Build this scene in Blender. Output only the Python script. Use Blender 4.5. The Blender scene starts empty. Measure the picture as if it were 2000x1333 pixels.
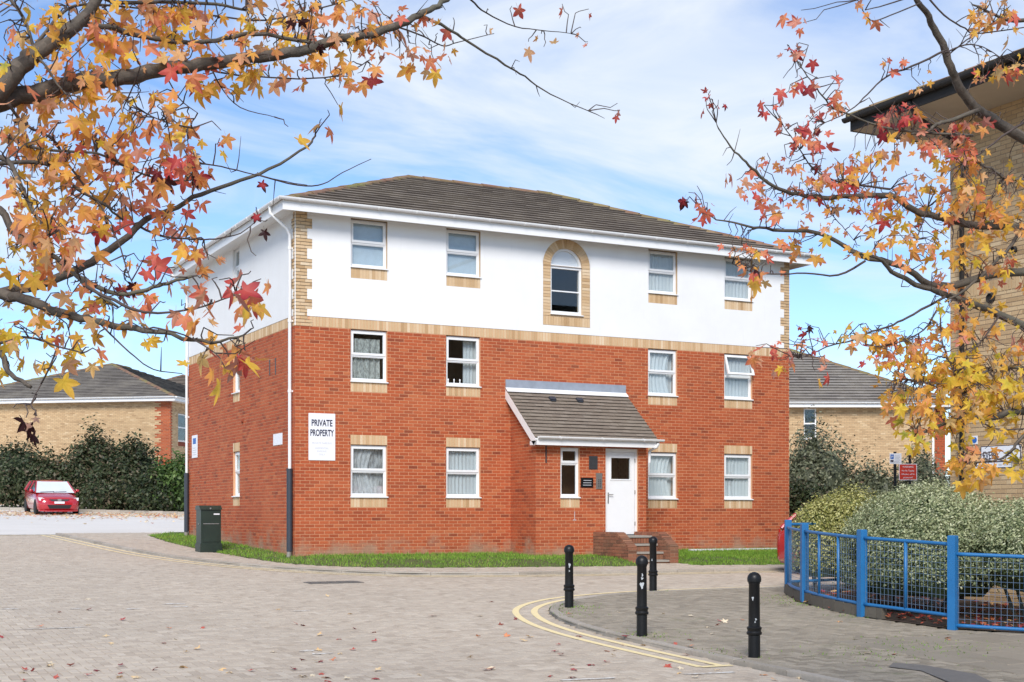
import bpy, math, random
import numpy as np
from mathutils import Vector, Matrix
random.seed(7)
rad = math.radians
SC = bpy.context.scene
COL = SC.collection

# ------------------------------------------------------------------ camera, sky, sun, exposure
# World axes follow the block of flats: x along its front, y away from the road, z up.
YAW = math.atan2(.459, .888)
CX, CY, CZ = -9.77, -29.27, 1.04
FPX, HOR = 2710.0, 1007.0
cam = bpy.data.cameras.new('camera'); cam.lens = FPX / 2000 * 36; cam.sensor_width = 36
cam.shift_y = (HOR - 666.5) / 2000; cam.clip_start = .1; cam.clip_end = 2000
camo = bpy.data.objects.new('camera', cam); COL.objects.link(camo)
camo.location = (CX, CY, CZ); camo.rotation_euler = (rad(90), 0, -YAW)
SC.camera = camo

SUN_EL, SUN_AZ = 38.0, 212.0      # azimuth measured from +y towards +x
W = bpy.data.worlds.new('World'); SC.world = W; W.use_nodes = True
nt = W.node_tree; nt.nodes.clear()
def wn(t, **k):
    n = nt.nodes.new(t)
    for a, b in k.items(): setattr(n, a, b)
    return n
out = wn('ShaderNodeOutputWorld'); bg = wn('ShaderNodeBackground'); bg.inputs[1].default_value = .108
sky = wn('ShaderNodeTexSky', sky_type='NISHITA', sun_disc=False)
sky.sun_elevation = rad(SUN_EL); sky.sun_rotation = rad(SUN_AZ)
sky.altitude = 0; sky.air_density = .85; sky.dust_density = .0; sky.ozone_density = 3.5
tc = wn('ShaderNodeTexCoord'); sep = wn('ShaderNodeSeparateXYZ')
nt.links.new(tc.outputs['Generated'], sep.inputs[0])
def wm(op, a, b):
    n = wn('ShaderNodeMath', operation=op)
    for i, v in enumerate((a, b)):
        if isinstance(v, (int, float)): n.inputs[i].default_value = v
        else: nt.links.new(v, n.inputs[i])
    return n.outputs[0]
zz = wm('ADD', wm('MAXIMUM', sep.outputs[2], 0.0), .22)
comb = wn('ShaderNodeCombineXYZ')
nt.links.new(wm('DIVIDE', sep.outputs[0], zz), comb.inputs[0]); nt.links.new(wm('DIVIDE', sep.outputs[1], zz), comb.inputs[1])
comb.inputs[2].default_value = 3.7
n1 = wn('ShaderNodeTexNoise'); n1.inputs['Scale'].default_value = 1.55; n1.inputs['Detail'].default_value = 9; n1.inputs['Roughness'].default_value = .56; n1.inputs['Distortion'].default_value = .9
mp = wn('ShaderNodeMapping'); mp.inputs['Scale'].default_value = (1.0, 1.4, 1); mp.inputs['Rotation'].default_value = (0, 0, .5)
nt.links.new(comb.outputs[0], mp.inputs[0]); nt.links.new(mp.outputs[0], n1.inputs['Vector'])
rp = wn('ShaderNodeValToRGB'); rp.color_ramp.elements[0].position = .43; rp.color_ramp.elements[1].position = .69
rp.color_ramp.elements[0].color = (.03, .03, .03, 1); rp.color_ramp.elements[1].color = (.9, .9, .9, 1)
nt.links.new(n1.outputs['Fac'], rp.inputs[0])
mx = wn('ShaderNodeMixRGB'); mx.inputs[2].default_value = (5.0, 5.3, 5.6, 1)
nt.links.new(rp.outputs[0], mx.inputs[0]); tn = wn('ShaderNodeMixRGB', blend_type='MULTIPLY'); tn.inputs[0].default_value = 1; tn.inputs[2].default_value = (.90, .97, 1.06, 1)
nt.links.new(sky.outputs[0], tn.inputs[1]); nt.links.new(tn.outputs[0], mx.inputs[1])
nt.links.new(mx.outputs[0], bg.inputs[0]); nt.links.new(bg.outputs[0], out.inputs[0])

sl = bpy.data.lights.new('sun', 'SUN'); sl.energy = 2.3; sl.angle = rad(24); sl.color = (1, .955, .9)
so = bpy.data.objects.new('sun', sl); COL.objects.link(so)
sd = Vector((math.sin(rad(SUN_AZ)) * math.cos(rad(SUN_EL)), math.cos(rad(SUN_AZ)) * math.cos(rad(SUN_EL)), math.sin(rad(SUN_EL))))
so.rotation_euler = sd.to_track_quat('Z', 'Y').to_euler(); so.location = (0, -20, 30)
vs = SC.view_settings; vs.view_transform = 'Standard'; vs.look = 'None'; vs.exposure = .78; vs.gamma = 1; vs.use_curve_mapping = False
SC.render.engine = 'CYCLES'
try:
    SC.cycles.use_denoising = True
except Exception: pass
SC.cycles.max_bounces = 7; SC.cycles.transparent_max_bounces = 12
SC.cycles.sample_clamp_indirect = 6

# ------------------------------------------------------------------ geometry helpers
FW = (math.sin(YAW), math.cos(YAW)); RT = (math.cos(YAW), -math.sin(YAW))
def at(px, py, d):
    a = (px - 1000) / FPX; b = (HOR - py) / FPX
    return Vector((CX + d * (FW[0] + a * RT[0]), CY + d * (FW[1] + a * RT[1]), CZ + d * b))
def G(y):
    if y < -19: return -.703
    if y < 10: return .037 * y
    if y < 46: return .37 + .034 * (y - 10)
    return 1.594
def gnd(px, py, off=0):
    lo, hi = 4, 120
    for _ in range(50):
        m = (lo + hi) / 2; p = at(px, py, m)
        if p.z - G(p.y) - off > 0: lo = m
        else: hi = m
    p = at(px, py, lo); return p
def depth(x, y): return (x - CX) * FW[0] + (y - CY) * FW[1]
def side(x, y): return (x - CX) * RT[0] + (y - CY) * RT[1]
def pxx(x, y): return 1000 + FPX * side(x, y) / depth(x, y)

class Fr:
    """A wall plane: origin, u along it (horizontal), n outward; v is up."""
    def __init__(s, o, u, n, v=(0, 0, 1)):
        s.o = Vector(o); s.u = Vector(u).normalized(); s.n = Vector(n).normalized(); s.v = Vector(v).normalized()
    def P(s, u, v, n=0): return s.o + s.u * u + s.v * v + s.n * n

class MB:
    def __init__(s): s.v = []; s.f = []; s.t = []
    def poly(s, pts, t=0.):
        b = len(s.v); s.v += [tuple(p) for p in pts]; s.f.append(tuple(range(b, b + len(pts)))); s.t.append(t)
    def hexa(s, p, t=0., skip=()):
        b = len(s.v); s.v += [tuple(q) for q in p]
        for i, f in enumerate(((0, 3, 2, 1), (4, 5, 6, 7), (0, 1, 5, 4), (1, 2, 6, 5), (2, 3, 7, 6), (3, 0, 4, 7))):
            if i in skip: continue
            s.f.append(tuple(b + k for k in f)); s.t.append(t)
    def box(s, x0, x1, y0, y1, z0, z1, t=0.):
        s.hexa([(x0, y0, z0), (x1, y0, z0), (x1, y1, z0), (x0, y1, z0), (x0, y0, z1), (x1, y0, z1), (x1, y1, z1), (x0, y1, z1)], t)
    def fbox(s, F, u0, u1, v0, v1, n0, n1, t=0.):
        s.hexa([F.P(u0, v0, n0), F.P(u1, v0, n0), F.P(u1, v1, n0), F.P(u0, v1, n0), F.P(u0, v0, n1), F.P(u1, v0, n1), F.P(u1, v1, n1), F.P(u0, v1, n1)], t)
    def brick(s, F, u0, u1, v0, v1, t, n0=-.004, n1=.006, c=.0022):
        s.hexa([F.P(u0, v0, n0), F.P(u1, v0, n0), F.P(u1, v1, n0), F.P(u0, v1, n0),
                F.P(u0 + c, v0 + c, n1), F.P(u1 - c, v0 + c, n1), F.P(u1 - c, v1 - c, n1), F.P(u0 + c, v1 - c, n1)], t, skip=(0,))
    def ring(s, F, u0, u1, v0, v1, w, n0, n1):
        s.fbox(F, u0, u1, v0, v0 + w, n0, n1); s.fbox(F, u0, u1, v1 - w, v1, n0, n1)
        s.fbox(F, u0, u0 + w, v0 + w, v1 - w, n0, n1); s.fbox(F, u1 - w, u1, v0 + w, v1 - w, n0, n1)
    def prism(s, prof, ext, t=0.):
        """prof: list of Vector (planar), ext: Vector."""
        b = len(s.v); k = len(prof); s.v += [tuple(p) for p in prof] + [tuple(Vector(p) + ext) for p in prof]
        s.f.append(tuple(range(b + k - 1, b - 1, -1))); s.f.append(tuple(range(b + k, b + 2 * k)))
        for i in range(k): j = (i + 1) % k; s.f.append((b + i, b + j, b + k + j, b + k + i))
        s.t += [t] * (k + 2)
    def tube(s, pts, rads, n=8, t=0., cap=True):
        pts = [Vector(p) for p in pts]
        if isinstance(rads, (int, float)): rads = [rads] * len(pts)
        b = len(s.v); prev = None
        for i, p in enumerate(pts):
            d = (pts[min(i + 1, len(pts) - 1)] - pts[max(i - 1, 0)])
            if d.length < 1e-9: d = Vector((0, 0, 1))
            d.normalize()
            if prev is None:
                a = Vector((0, 0, 1)) if abs(d.z) < .9 else Vector((1, 0, 0))
                a = (a - d * a.dot(d)).normalized()
            else:
                a = prev - d * prev.dot(d)
                a = a.normalized() if a.length > 1e-6 else d.orthogonal().normalized()
            prev = a; c = d.cross(a)
            for k in range(n):
                g = 2 * math.pi * k / n; q = p + (a * math.cos(g) + c * math.sin(g)) * rads[i]
                s.v.append(tuple(q))
        for i in range(len(pts) - 1):
            for k in range(n):
                k2 = (k + 1) % n
                s.f.append((b + i * n + k, b + i * n + k2, b + (i + 1) * n + k2, b + (i + 1) * n + k)); s.t.append(t)
        if cap:
            s.f.append(tuple(b + k for k in range(n - 1, -1, -1))); s.t.append(t)
            e = b + (len(pts) - 1) * n; s.f.append(tuple(e + k for k in range(n))); s.t.append(t)
    def lathe(s, prof, o=(0, 0, 0), n=20, t=0.):
        b = len(s.v)
        for r, z in prof:
            for k in range(n): g = 2 * math.pi * k / n; s.v.append((o[0] + r * math.cos(g), o[1] + r * math.sin(g), o[2] + z))
        for i in range(len(prof) - 1):
            for k in range(n): k2 = (k + 1) % n; s.f.append((b + i * n + k, b + i * n + k2, b + (i + 1) * n + k2, b + (i + 1) * n + k)); s.t.append(t)
        s.f.append(tuple(b + k for k in range(n - 1, -1, -1))); s.t.append(t)
        e = b + (len(prof) - 1) * n; s.f.append(tuple(e + k for k in range(n))); s.t.append(t)
    def mesh(s, name, mat, smooth=False, vt=None):
        m = bpy.data.meshes.new(name); m.from_pydata(s.v, [], s.f)
        if vt is not None:
            a = m.attributes.new('tint', 'FLOAT', 'POINT'); a.data.foreach_set('value', np.asarray(vt, dtype=np.float32))
        else:
            a = m.attributes.new('tint', 'FLOAT', 'FACE'); a.data.foreach_set('value', np.asarray(s.t, dtype=np.float32))
        if mat: m.materials.append(mat)
        if smooth: m.polygons.foreach_set('use_smooth', [True] * len(m.polygons))
        m.update(); return m
    def build(s, name, mat, parent=None, smooth=False, kind=None, auto=None):
        m = s.mesh(name, mat, smooth)
        if auto is not None and smooth:
            try: m.set_sharp_from_angle(angle=rad(auto))
            except Exception: pass
        return link(name, m, parent, kind)

def link(name, data, parent=None, kind=None, mw=None):
    o = bpy.data.objects.new(name, data); COL.objects.link(o)
    if mw is not None: o.matrix_world = mw
    if parent is not None: put(o, parent)
    if kind: o['kind'] = kind
    return o
WM = {}
def put(o, parent):
    o.parent = parent; pm = WM.get(parent.name)
    if pm is not None: o.matrix_parent_inverse = pm
def empty(name, loc=(0, 0, 0), parent=None):
    o = bpy.data.objects.new(name, None); COL.objects.link(o); o.empty_display_size = .2
    o.location = loc
    if parent is not None: put(o, parent)
    # children are authored in world space; remember the inverse
    WM[o.name] = Matrix.Translation(loc).inverted()
    return o
def tag(o, label, cat, group=None):
    o['label'] = label; o['category'] = cat
    if group: o['group'] = group
    return o
def struct(o): o['kind'] = 'structure'; return o
def clip(poly, a, b, c):
    """keep a*u+b*v<=c"""
    r = []
    for i in range(len(poly)):
        p, q = poly[i], poly[(i + 1) % len(poly)]
        dp, dq = a * p[0] + b * p[1] - c, a * q[0] + b * q[1] - c
        if dp <= 0: r.append(p)
        if (dp < 0 < dq) or (dq < 0 < dp):
            k = dp / (dp - dq); r.append((p[0] + (q[0] - p[0]) * k, p[1] + (q[1] - p[1]) * k))
    return r
def inside(poly, x, y):
    r = False; j = len(poly) - 1
    for i in range(len(poly)):
        xi, yi = poly[i]; xj, yj = poly[j]
        if (yi > y) != (yj > y) and x < (xj - xi) * (y - yi) / (yj - yi) + xi: r = not r
        j = i
    return r

# ------------------------------------------------------------------ materials
class NT:
    def __init__(s, name):
        s.m = bpy.data.materials.new(name); s.m.use_nodes = True; s.t = s.m.node_tree
        s.b = s.t.nodes['Principled BSDF']; s.o = s.t.nodes['Material Output']
    def n(s, t, **k):
        q = s.t.nodes.new(t)
        for a, b in k.items():
            if a in q.inputs: q.inputs[a].default_value = b
            else: setattr(q, a, b)
        return q
    def l(s, a, b): s.t.links.new(a, b)
    def pos(s): return s.n('ShaderNodeNewGeometry').outputs['Position']
    def noise(s, scale, detail=4, rough=.55, vec=None, stretch=None):
        q = s.n('ShaderNodeTexNoise', Scale=scale, Detail=detail, Roughness=rough)
        v = vec or s.pos()
        if stretch:
            mp = s.n('ShaderNodeMapping'); mp.inputs['Scale'].default_value = stretch; s.l(v, mp.inputs[0]); v = mp.outputs[0]
        s.l(v, q.inputs['Vector']); return q.outputs['Fac']
    def attr(s, name): return s.n('ShaderNodeAttribute', attribute_name=name).outputs['Fac']
    def ramp(s, fac, stops, interp='LINEAR'):
        q = s.n('ShaderNodeValToRGB'); e = q.color_ramp.elements; q.color_ramp.interpolation = interp
        while len(e) > 1: e.remove(e[0])
        e[0].position = stops[0][0]; e[0].color = (*stops[0][1], 1)
        for p, c in stops[1:]:
            x = e.new(p); x.color = (*c, 1)
        s.l(fac, q.inputs[0]); return q.outputs[0]
    def math(s, op, a, b=0., c=0.):
        q = s.n('ShaderNodeMath', operation=op)
        for i, v in enumerate((a, b, c)):
            if isinstance(v, (int, float)): q.inputs[i].default_value = v
            else: s.l(v, q.inputs[i])
        return q.outputs[0]
    def mix(s, fac, a, b, mode='MIX'):
        q = s.n('ShaderNodeMixRGB', blend_type=mode)
        for i, v in enumerate((fac, a, b)):
            if isinstance(v, (int, float)): q.inputs[i].default_value = v
            elif isinstance(v, tuple): q.inputs[i].default_value = (*v, 1)
            else: s.l(v, q.inputs[i])
        return q.outputs[0]
    def bump(s, h, strength=.3, dist=.01):
        q = s.n('ShaderNodeBump', Strength=strength, Distance=dist); s.l(h, q.inputs['Height']); s.l(q.outputs[0], s.b.inputs['Normal'])
    def col(s, c):
        if isinstance(c, tuple): s.b.inputs['Base Color'].default_value = (*c, 1)
        else: s.l(c, s.b.inputs['Base Color'])
    def set(s, rough=.8, metal=0., spec=.5):
        s.b.inputs['Roughness'].default_value = rough; s.b.inputs['Metallic'].default_value = metal
        s.b.inputs['Specular IOR Level'].default_value = spec; return s.m

def lerp(a, b, k): return tuple(x + (y - x) * k for x, y in zip(a, b))
def plain(name, c, rough=.6, metal=0., var=.12, scale=6., spec=.5, bump=0., bscale=60.):
    q = NT(name); f = q.noise(scale, 5)
    q.col(q.mix(f, tuple(x * (1 - var) for x in c), tuple(min(1, x * (1 + var)) for x in c)))
    if bump: q.bump(q.noise(bscale, 3), bump, .004)
    return q.set(rough, metal, spec)
def piece_mat(name, stops, patch=None, patchk=.5, fine=60., rough=.85, bumpk=.35, finek=.35, stain=None):
    q = NT(name); c = q.ramp(q.attr('tint'), stops)
    f = q.noise(fine, 4, .6)
    c = q.mix(finek, c, q.mix(f, (.25, .25, .25), (.85, .85, .85)), 'OVERLAY')
    if patch:
        pf = q.ramp(q.noise(.75, 4, .6), [(.42, (0, 0, 0)), (.66, (1, 1, 1))])
        c = q.mix(q.math('MULTIPLY', pf, patchk), c, patch)
    if stain:
        zc = q.n('ShaderNodeSeparateXYZ'); q.l(q.pos(), zc.inputs[0])
        yy = q.math('MULTIPLY', q.math('MINIMUM', zc.outputs[1], 10.), .037)
        h = q.math('SUBTRACT', zc.outputs[2], yy)
        nn = q.noise(1.9, 6, .65)
        k = q.math('SUBTRACT', q.math('MULTIPLY', nn, 1.55), q.math('MULTIPLY', h, .85))
        k = q.ramp(k, [(.35, (0, 0, 0)), (.72, (1, 1, 1))])
        c = q.mix(q.math('MULTIPLY', k, .75), c, q.mix(q.noise(3.3, 4), stain, (.50, .36, .24)))
    q.col(c); q.bump(f, bumpk, .004)
    return q.set(rough)

RED = [(0, (.22, .045, .017)), (.15, (.31, .060, .019)), (.5, (.385, .076, .022)), (.8, (.435, .091, .027)), (1, (.45, .125, .044))]
CREAM = [(0, (.44, .28, .14)), (.3, (.55, .37, .20)), (.7, (.63, .445, .265)), (1, (.70, .54, .36))]
M = {}
M['brick'] = piece_mat('red_brick', RED, patch=(.52, .15, .055), patchk=.3, stain=(.23, .13, .08))
M['wingbrick'] = piece_mat('weathered_brown_brick', [(0, (.13, .05, .028)), (.5, (.25, .085, .045)), (1, (.34, .14, .075))], patch=(.20, .13, .075), patchk=.7)
M['wingmortar'] = plain('dirty_mortar', (.30, .19, .12), .9, var=.3)
M['mortar'] = piece_mat('mortar', [(0, (.62, .33, .18)), (1, (.62, .33, .18))], fine=40, stain=(.28, .17, .10))
M['cream'] = piece_mat('cream_brick', CREAM)
M['cmortar'] = plain('cream_mortar', (.52, .37, .23), .9)
M['buff'] = piece_mat('buff_brick', [(0, (.38, .245, .125)), (.3, (.48, .32, .17)), (.7, (.55, .378, .205)), (1, (.62, .45, .265))])
M['bmortar'] = plain('buff_mortar', (.36, .26, .165), .9)
def render_mat():
    q = NT('white_render'); f = q.noise(1.2, 6, .6); g = q.noise(90, 3)
    s = q.noise(7, 4, .6, stretch=(1, 1, .12))
    c = q.mix(q.ramp(f, [(.35, (0, 0, 0)), (.75, (1, 1, 1))]), (.83, .83, .82), (.78, .775, .76))
    c = q.mix(q.math('MULTIPLY', q.ramp(s, [(.6, (0, 0, 0)), (.8, (1, 1, 1))]), .3), c, (.66, .65, .62))
    q.col(c); q.bump(g, .35, .004); return q.set(.92)
M['render'] = render_mat()
M['upvc'] = plain('white_plastic', (.82, .82, .81), .35, var=.03)
M['fascia'] = plain('white_fascia_paint', (.80, .795, .78), .4, var=.05, scale=3)
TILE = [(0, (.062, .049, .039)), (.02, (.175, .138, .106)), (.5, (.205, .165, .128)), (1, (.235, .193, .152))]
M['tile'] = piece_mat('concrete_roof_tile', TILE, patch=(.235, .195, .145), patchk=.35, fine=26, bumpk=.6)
M['tileg'] = piece_mat('grey_roof_tile', [(0, (.07, .062, .055)), (.02, (.185, .160, .136)), (.5, (.23, .20, .172)), (1, (.27, .242, .21))], patch=(.285, .255, .21), patchk=.5, fine=26)
M['underlay'] = plain('roof_underside', (.05, .042, .036), .95)
M['ridge'] = piece_mat('ridge_tile', [(0, (.16, .085, .055)), (1, (.25, .14, .09))], patch=(.20, .21, .06), patchk=.7, fine=30)
M['lead'] = plain('lead_flashing', (.36, .40, .46), .45, .3, var=.3, scale=5)
def glass_mat():
    q = NT('window_glass'); q.t.nodes.remove(q.b)
    tr = q.n('ShaderNodeBsdfTransparent'); tr.inputs[0].default_value = (.93, .955, .955, 1)
    gl = q.n('ShaderNodeBsdfGlossy'); gl.inputs['Roughness'].default_value = .015
    lw = q.n('ShaderNodeLayerWeight', Blend=.5); fr = q.math('ADD', .055, q.math('MULTIPLY', .94, q.math('POWER', lw.outputs['Facing'], 5.))); mxs = q.n('ShaderNodeMixShader')
    q.l(fr, mxs.inputs[0]); q.l(tr.outputs[0], mxs.inputs[1]); q.l(gl.outputs[0], mxs.inputs[2]); q.l(mxs.outputs[0], q.o.inputs[0])
    return q.m
M['glass'] = glass_mat()
def lace_mat(name, c, dens, scale, holes=True):
    q = NT(name); q.col(c); q.set(.9)
    tl = q.n('ShaderNodeBsdfTranslucent'); tl.inputs[0].default_value = (*c, 1)
    a = q.n('ShaderNodeMixShader', Fac=.3); q.l(q.b.outputs[0], a.inputs[1]); q.l(tl.outputs[0], a.inputs[2])
    tr = q.n('ShaderNodeBsdfTransparent'); mxs = q.n('ShaderNodeMixShader')
    f = q.ramp(q.noise(scale, 4, .6, stretch=(1, 1, .35)), [(.42, (dens * .55,) * 3), (.56, (dens,) * 3)]) if holes else None
    if holes: q.l(f, mxs.inputs[0])
    else: mxs.inputs[0].default_value = dens
    q.l(tr.outputs[0], mxs.inputs[1]); q.l(a.outputs[0], mxs.inputs[2]); q.l(mxs.outputs[0], q.o.inputs[0])
    return q.m
M['lace'] = lace_mat('lace_curtain', (.86, .87, .85), .97, 26)
M['lace2'] = lace_mat('patterned_lace', (.80, .82, .78), .80, 40)
M['lace3'] = lace_mat('sheer_lace', (.84, .84, .86), .72, 18)
M['net'] = lace_mat('net_curtain', (.86, .89, .91), .95, 60, False)
M['blind'] = plain('sky_tinted_blind', (.50, .56, .62), .8, var=.12, scale=9)  # blue of the reflected sky put into the blind colour
M['pinkcloth'] = plain('pink_cloth', (.7, .5, .55), .9)
M['interior'] = plain('room_plaster', (.30, .29, .27), .9)
M['black'] = plain('black_paint', (.006, .006, .0065), .42, var=.3, scale=30, spec=.35)
M['gutterblack'] = plain('weathered_black_plastic', (.022, .019, .017), .75, var=.4, scale=12)
M['slate'] = plain('dark_grey_paint', (.035, .042, .055), .45, var=.15)
M['iron'] = plain('cast_iron', (.13, .118, .105), .7, var=.3, scale=20)
def blue_mat():
    q = NT('blue_gloss_paint'); f = q.noise(5, 6, .65)
    c = q.mix(f, (.012, .115, .30), (.02, .17, .40))
    w = q.ramp(q.noise(38, 5, .7), [(.70, (0, 0, 0)), (.78, (1, 1, 1))])
    c = q.mix(q.math('MULTIPLY', w, .5), c, (.12, .11, .10)); q.col(c); q.bump(q.noise(90, 3), .25, .002); return q.set(.42)
M['blue'] = blue_mat()
M['wire'] = plain('grey_blue_wire', (.13, .20, .30), .5, .2)
M['greenbox'] = plain('dark_green_paint', (.018, .030, .020), .42, var=.35, scale=7)
M['signwhite'] = plain('white_sign_board', (.82, .82, .84), .45, var=.02)
M['ink'] = plain('dark_blue_ink', (.012, .014, .045), .6, var=0)
M['faint'] = plain('faded_ink', (.55, .55, .57), .6, var=.1)
M['signred'] = plain('red_sign_board', (.58, .045, .025), .45, var=.06)
M['pblue'] = plain('blue_sign_paint', (.02, .13, .45), .5, var=0)
M['worn'] = plain('bare_grey_primer', (.42, .44, .45), .7, var=.35, scale=60)
M['steel'] = plain('brushed_steel', (.45, .43, .40), .35, .8, var=.2, scale=40)
M['grille'] = plain('dark_grille', (.05, .05, .052), .5)
M['concrete'] = piece_mat('step_concrete', [(0, (.27, .245, .21)), (1, (.36, .33, .285))], fine=18)
M['kerb'] = piece_mat('kerb_concrete', [(0, (.31, .27, .22)), (.6, (.37, .325, .27)), (1, (.43, .38, .32))], fine=22)
M['edging'] = piece_mat('edging_concrete', [(0, (.085, .072, .055)), (1, (.14, .12, .09))], fine=16)
def paver_mat(name, stops, moss=0.):
    q = NT(name); c = q.ramp(q.attr('tint'), stops)
    big = q.noise(.32, 5, .6); c = q.mix(.4, c, q.mix(big, (.3, .3, .3), (.72, .70, .68)), 'OVERLAY')
    f = q.noise(75, 4, .65); c = q.mix(.35, c, q.mix(f, (.2, .2, .2), (.82, .82, .82)), 'OVERLAY')
    sp = q.ramp(q.noise(9, 5, .7), [(.62, (0, 0, 0)), (.70, (1, 1, 1))]); c = q.mix(q.math('MULTIPLY', sp, .28), c, (.17, .145, .125))
    if moss:
        ms = q.ramp(q.noise(1.4, 6, .7), [(.58, (0, 0, 0)), (.70, (1, 1, 1))]); c = q.mix(q.math('MULTIPLY', ms, moss), c, (.10, .12, .035))
    q.col(c); q.bump(f, .4, .003); return q.set(.78)
M['paver'] = paver_mat('road_block', [(0, (.385, .317, .245)), (.35, (.442, .37, .29)), (.7, (.478, .406, .32)), (1, (.525, .452, .363))])
M['paver2'] = paver_mat('pavement_block', [(0, (.215, .182, .135)), (.5, (.285, .243, .184)), (1, (.355, .305, .235))], .5)
M['flag'] = paver_mat('paving_flag', [(0, (.24, .205, .158)), (1, (.29, .25, .195))], .45)
M['joint'] = piece_mat('joint_sand', [(0, (.13, .107, .08)), (1, (.13, .107, .08))], fine=30)
M['pjoint'] = piece_mat('mossy_joint_sand', [(0, (.075, .066, .044)), (1, (.075, .066, .044))], patch=(.075, .10, .022), patchk=.7, fine=30)
M['asphalt'] = plain('asphalt', (.075, .07, .066), .9, var=.2, scale=2, bump=.5)
M['patch'] = plain('asphalt_patch', (.17, .155, .14), .9, var=.2, scale=9, bump=.5)
def carpark_mat():
    q = NT('pale_concrete'); f = q.noise(.35, 6, .6, stretch=(1, 1.6, 1))
    c = q.mix(f, (.58, .54, .49), (.77, .73, .68)); d = q.ramp(q.noise(14, 5, .7), [(.6, (0, 0, 0)), (.72, (1, 1, 1))])
    q.col(q.mix(q.math('MULTIPLY', d, .3), c, (.33, .30, .27))); q.bump(q.noise(40, 3), .3, .004); return q.set(.85)
M['carpark'] = carpark_mat()
def line_mat(name, c, under, lo):
    q = NT(name); w = q.ramp(q.noise(13, 6, .72), [(lo, (0, 0, 0)), (lo + .12, (1, 1, 1))])
    q.col(q.mix(w, under, c)); return q.set(.75)
M['yellow'] = line_mat('worn_cream_yellow_paint', (.84, .68, .37), (.56, .46, .32), .30)
M['white'] = line_mat('worn_white_paint', (.72, .69, .64), (.46, .40, .33), .44)
M['grassbase'] = plain('turf', (.085, .095, .03), .95, var=.4, scale=5)
M['grass'] = piece_mat('grass_blade', [(0, (.075, .16, .012)), (.5, (.145, .27, .02)), (.85, (.21, .345, .035)), (1, (.34, .32, .09))], fine=20)
M['soil'] = piece_mat('bed_soil', [(0, (.035, .025, .018)), (1, (.035, .025, .018))], patch=(.09, .05, .03), patchk=.6, fine=30)
M['bark'] = piece_mat('grey_brown_bark', [(0, (.06, .047, .035)), (1, (.115, .092, .07))], patch=(.16, .16, .11), patchk=.6, fine=70, bumpk=1., finek=.8)
M['twig'] = piece_mat('twig_bark', [(0, (.055, .038, .032)), (1, (.09, .065, .055))], fine=30)
def leaf_mat(name, stops, trans=.45, back=None, rough=.5, spec=.35):
    q = NT(name); t = q.attr('tint'); c = q.ramp(t, stops)
    f = q.noise(45, 3); c = q.mix(.22, c, q.mix(f, (.35, .35, .35), (.75, .75, .75)), 'OVERLAY')
    if back:
        sp = q.ramp(q.noise(130, 3, .7), [(.66, (0, 0, 0)), (.74, (1, 1, 1))]); c = q.mix(q.math('MULTIPLY', sp, .28), c, (.26, .10, .04))
        g = q.n('ShaderNodeNewGeometry').outputs['Backfacing']; c = q.mix(q.math('MULTIPLY', g, .5), c, back)
    q.col(c); q.set(rough, spec=spec)
    tl = q.n('ShaderNodeBsdfTranslucent'); q.l(c, tl.inputs[0]); mxs = q.n('ShaderNodeMixShader', Fac=trans)
    q.l(q.b.outputs[0], mxs.inputs[1]); q.l(tl.outputs[0], mxs.inputs[2]); q.l(mxs.outputs[0], q.o.inputs[0]); return q.m
AUT = [(0, (.04, .010, .010)), (.075, (.055, .013, .013)), (.13, (.46, .045, .055)), (.25, (.72, .13, .10)), (.42, (.82, .30, .14)), (.58, (.86, .42, .085)), (.76, (.90, .57, .07)), (.9, (.76, .57, .06)), (1, (.32, .34, .05))]
M['leaf'] = leaf_mat('autumn_leaf', AUT, .5, back=(.78, .48, .34))
M['litter'] = leaf_mat('fallen_leaf', [(0, (.07, .02, .018)), (.25, (.40, .05, .05)), (.5, (.62, .20, .09)), (.75, (.68, .46, .22)), (1, (.72, .62, .46))], .1)
M['shrubdark'] = leaf_mat('dark_shrub_leaf', [(0, (.02, .03, .013)), (.4, (.048, .07, .026)), (.65, (.078, .085, .038)), (.85, (.12, .09, .052)), (1, (.22, .17, .11))], .2)
M['shrubgreen'] = leaf_mat('green_shrub_leaf', [(0, (.03, .06, .012)), (.5, (.07, .13, .028)), (1, (.14, .20, .05))], .25)
M['varyellow'] = leaf_mat('yellow_variegated_leaf', [(0, (.06, .085, .02)), (.3, (.15, .18, .04)), (.6, (.40, .38, .11)), (1, (.62, .58, .26))], .25)
M['vargreen'] = leaf_mat('silver_variegated_leaf', [(0, (.06, .09, .035)), (.35, (.16, .20, .095)), (.7, (.41, .435, .225)), (1, (.64, .64, .41))], .25)
M['shrubgrey'] = leaf_mat('grey_green_shrub_leaf', [(0, (.06, .07, .042)), (.5, (.165, .18, .105)), (.85, (.26, .26, .165)), (1, (.32, .23, .16))], .2)
M['carred'] = plain('red_car_paint', (.42, .010, .018), .18, var=.03, spec=.7)
bp = M['carred'].node_tree.nodes['Principled BSDF']; bp.inputs['Coat Weight'].default_value = .7; bp.inputs['Coat Roughness'].default_value = .05
M['carglass'] = plain('car_glass', (.02, .025, .028), .04, var=0, spec=.9)
M['windscreen'] = plain('windscreen_sky_paint', (.62, .66, .68), .12, var=.1, scale=3)  # pale sky reflection painted in as the windscreen colour
M['lamp'] = plain('headlamp_lens', (.75, .75, .74), .12, var=.1, scale=20, spec=.8)
M['rubber'] = plain('tyre_rubber', (.015, .015, .015), .8)
M['alloy'] = plain('alloy_wheel', (.5, .5, .5), .3, .7)
M['taillamp'] = plain('red_lamp_lens', (.35, .012, .012), .12, var=.05)

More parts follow.
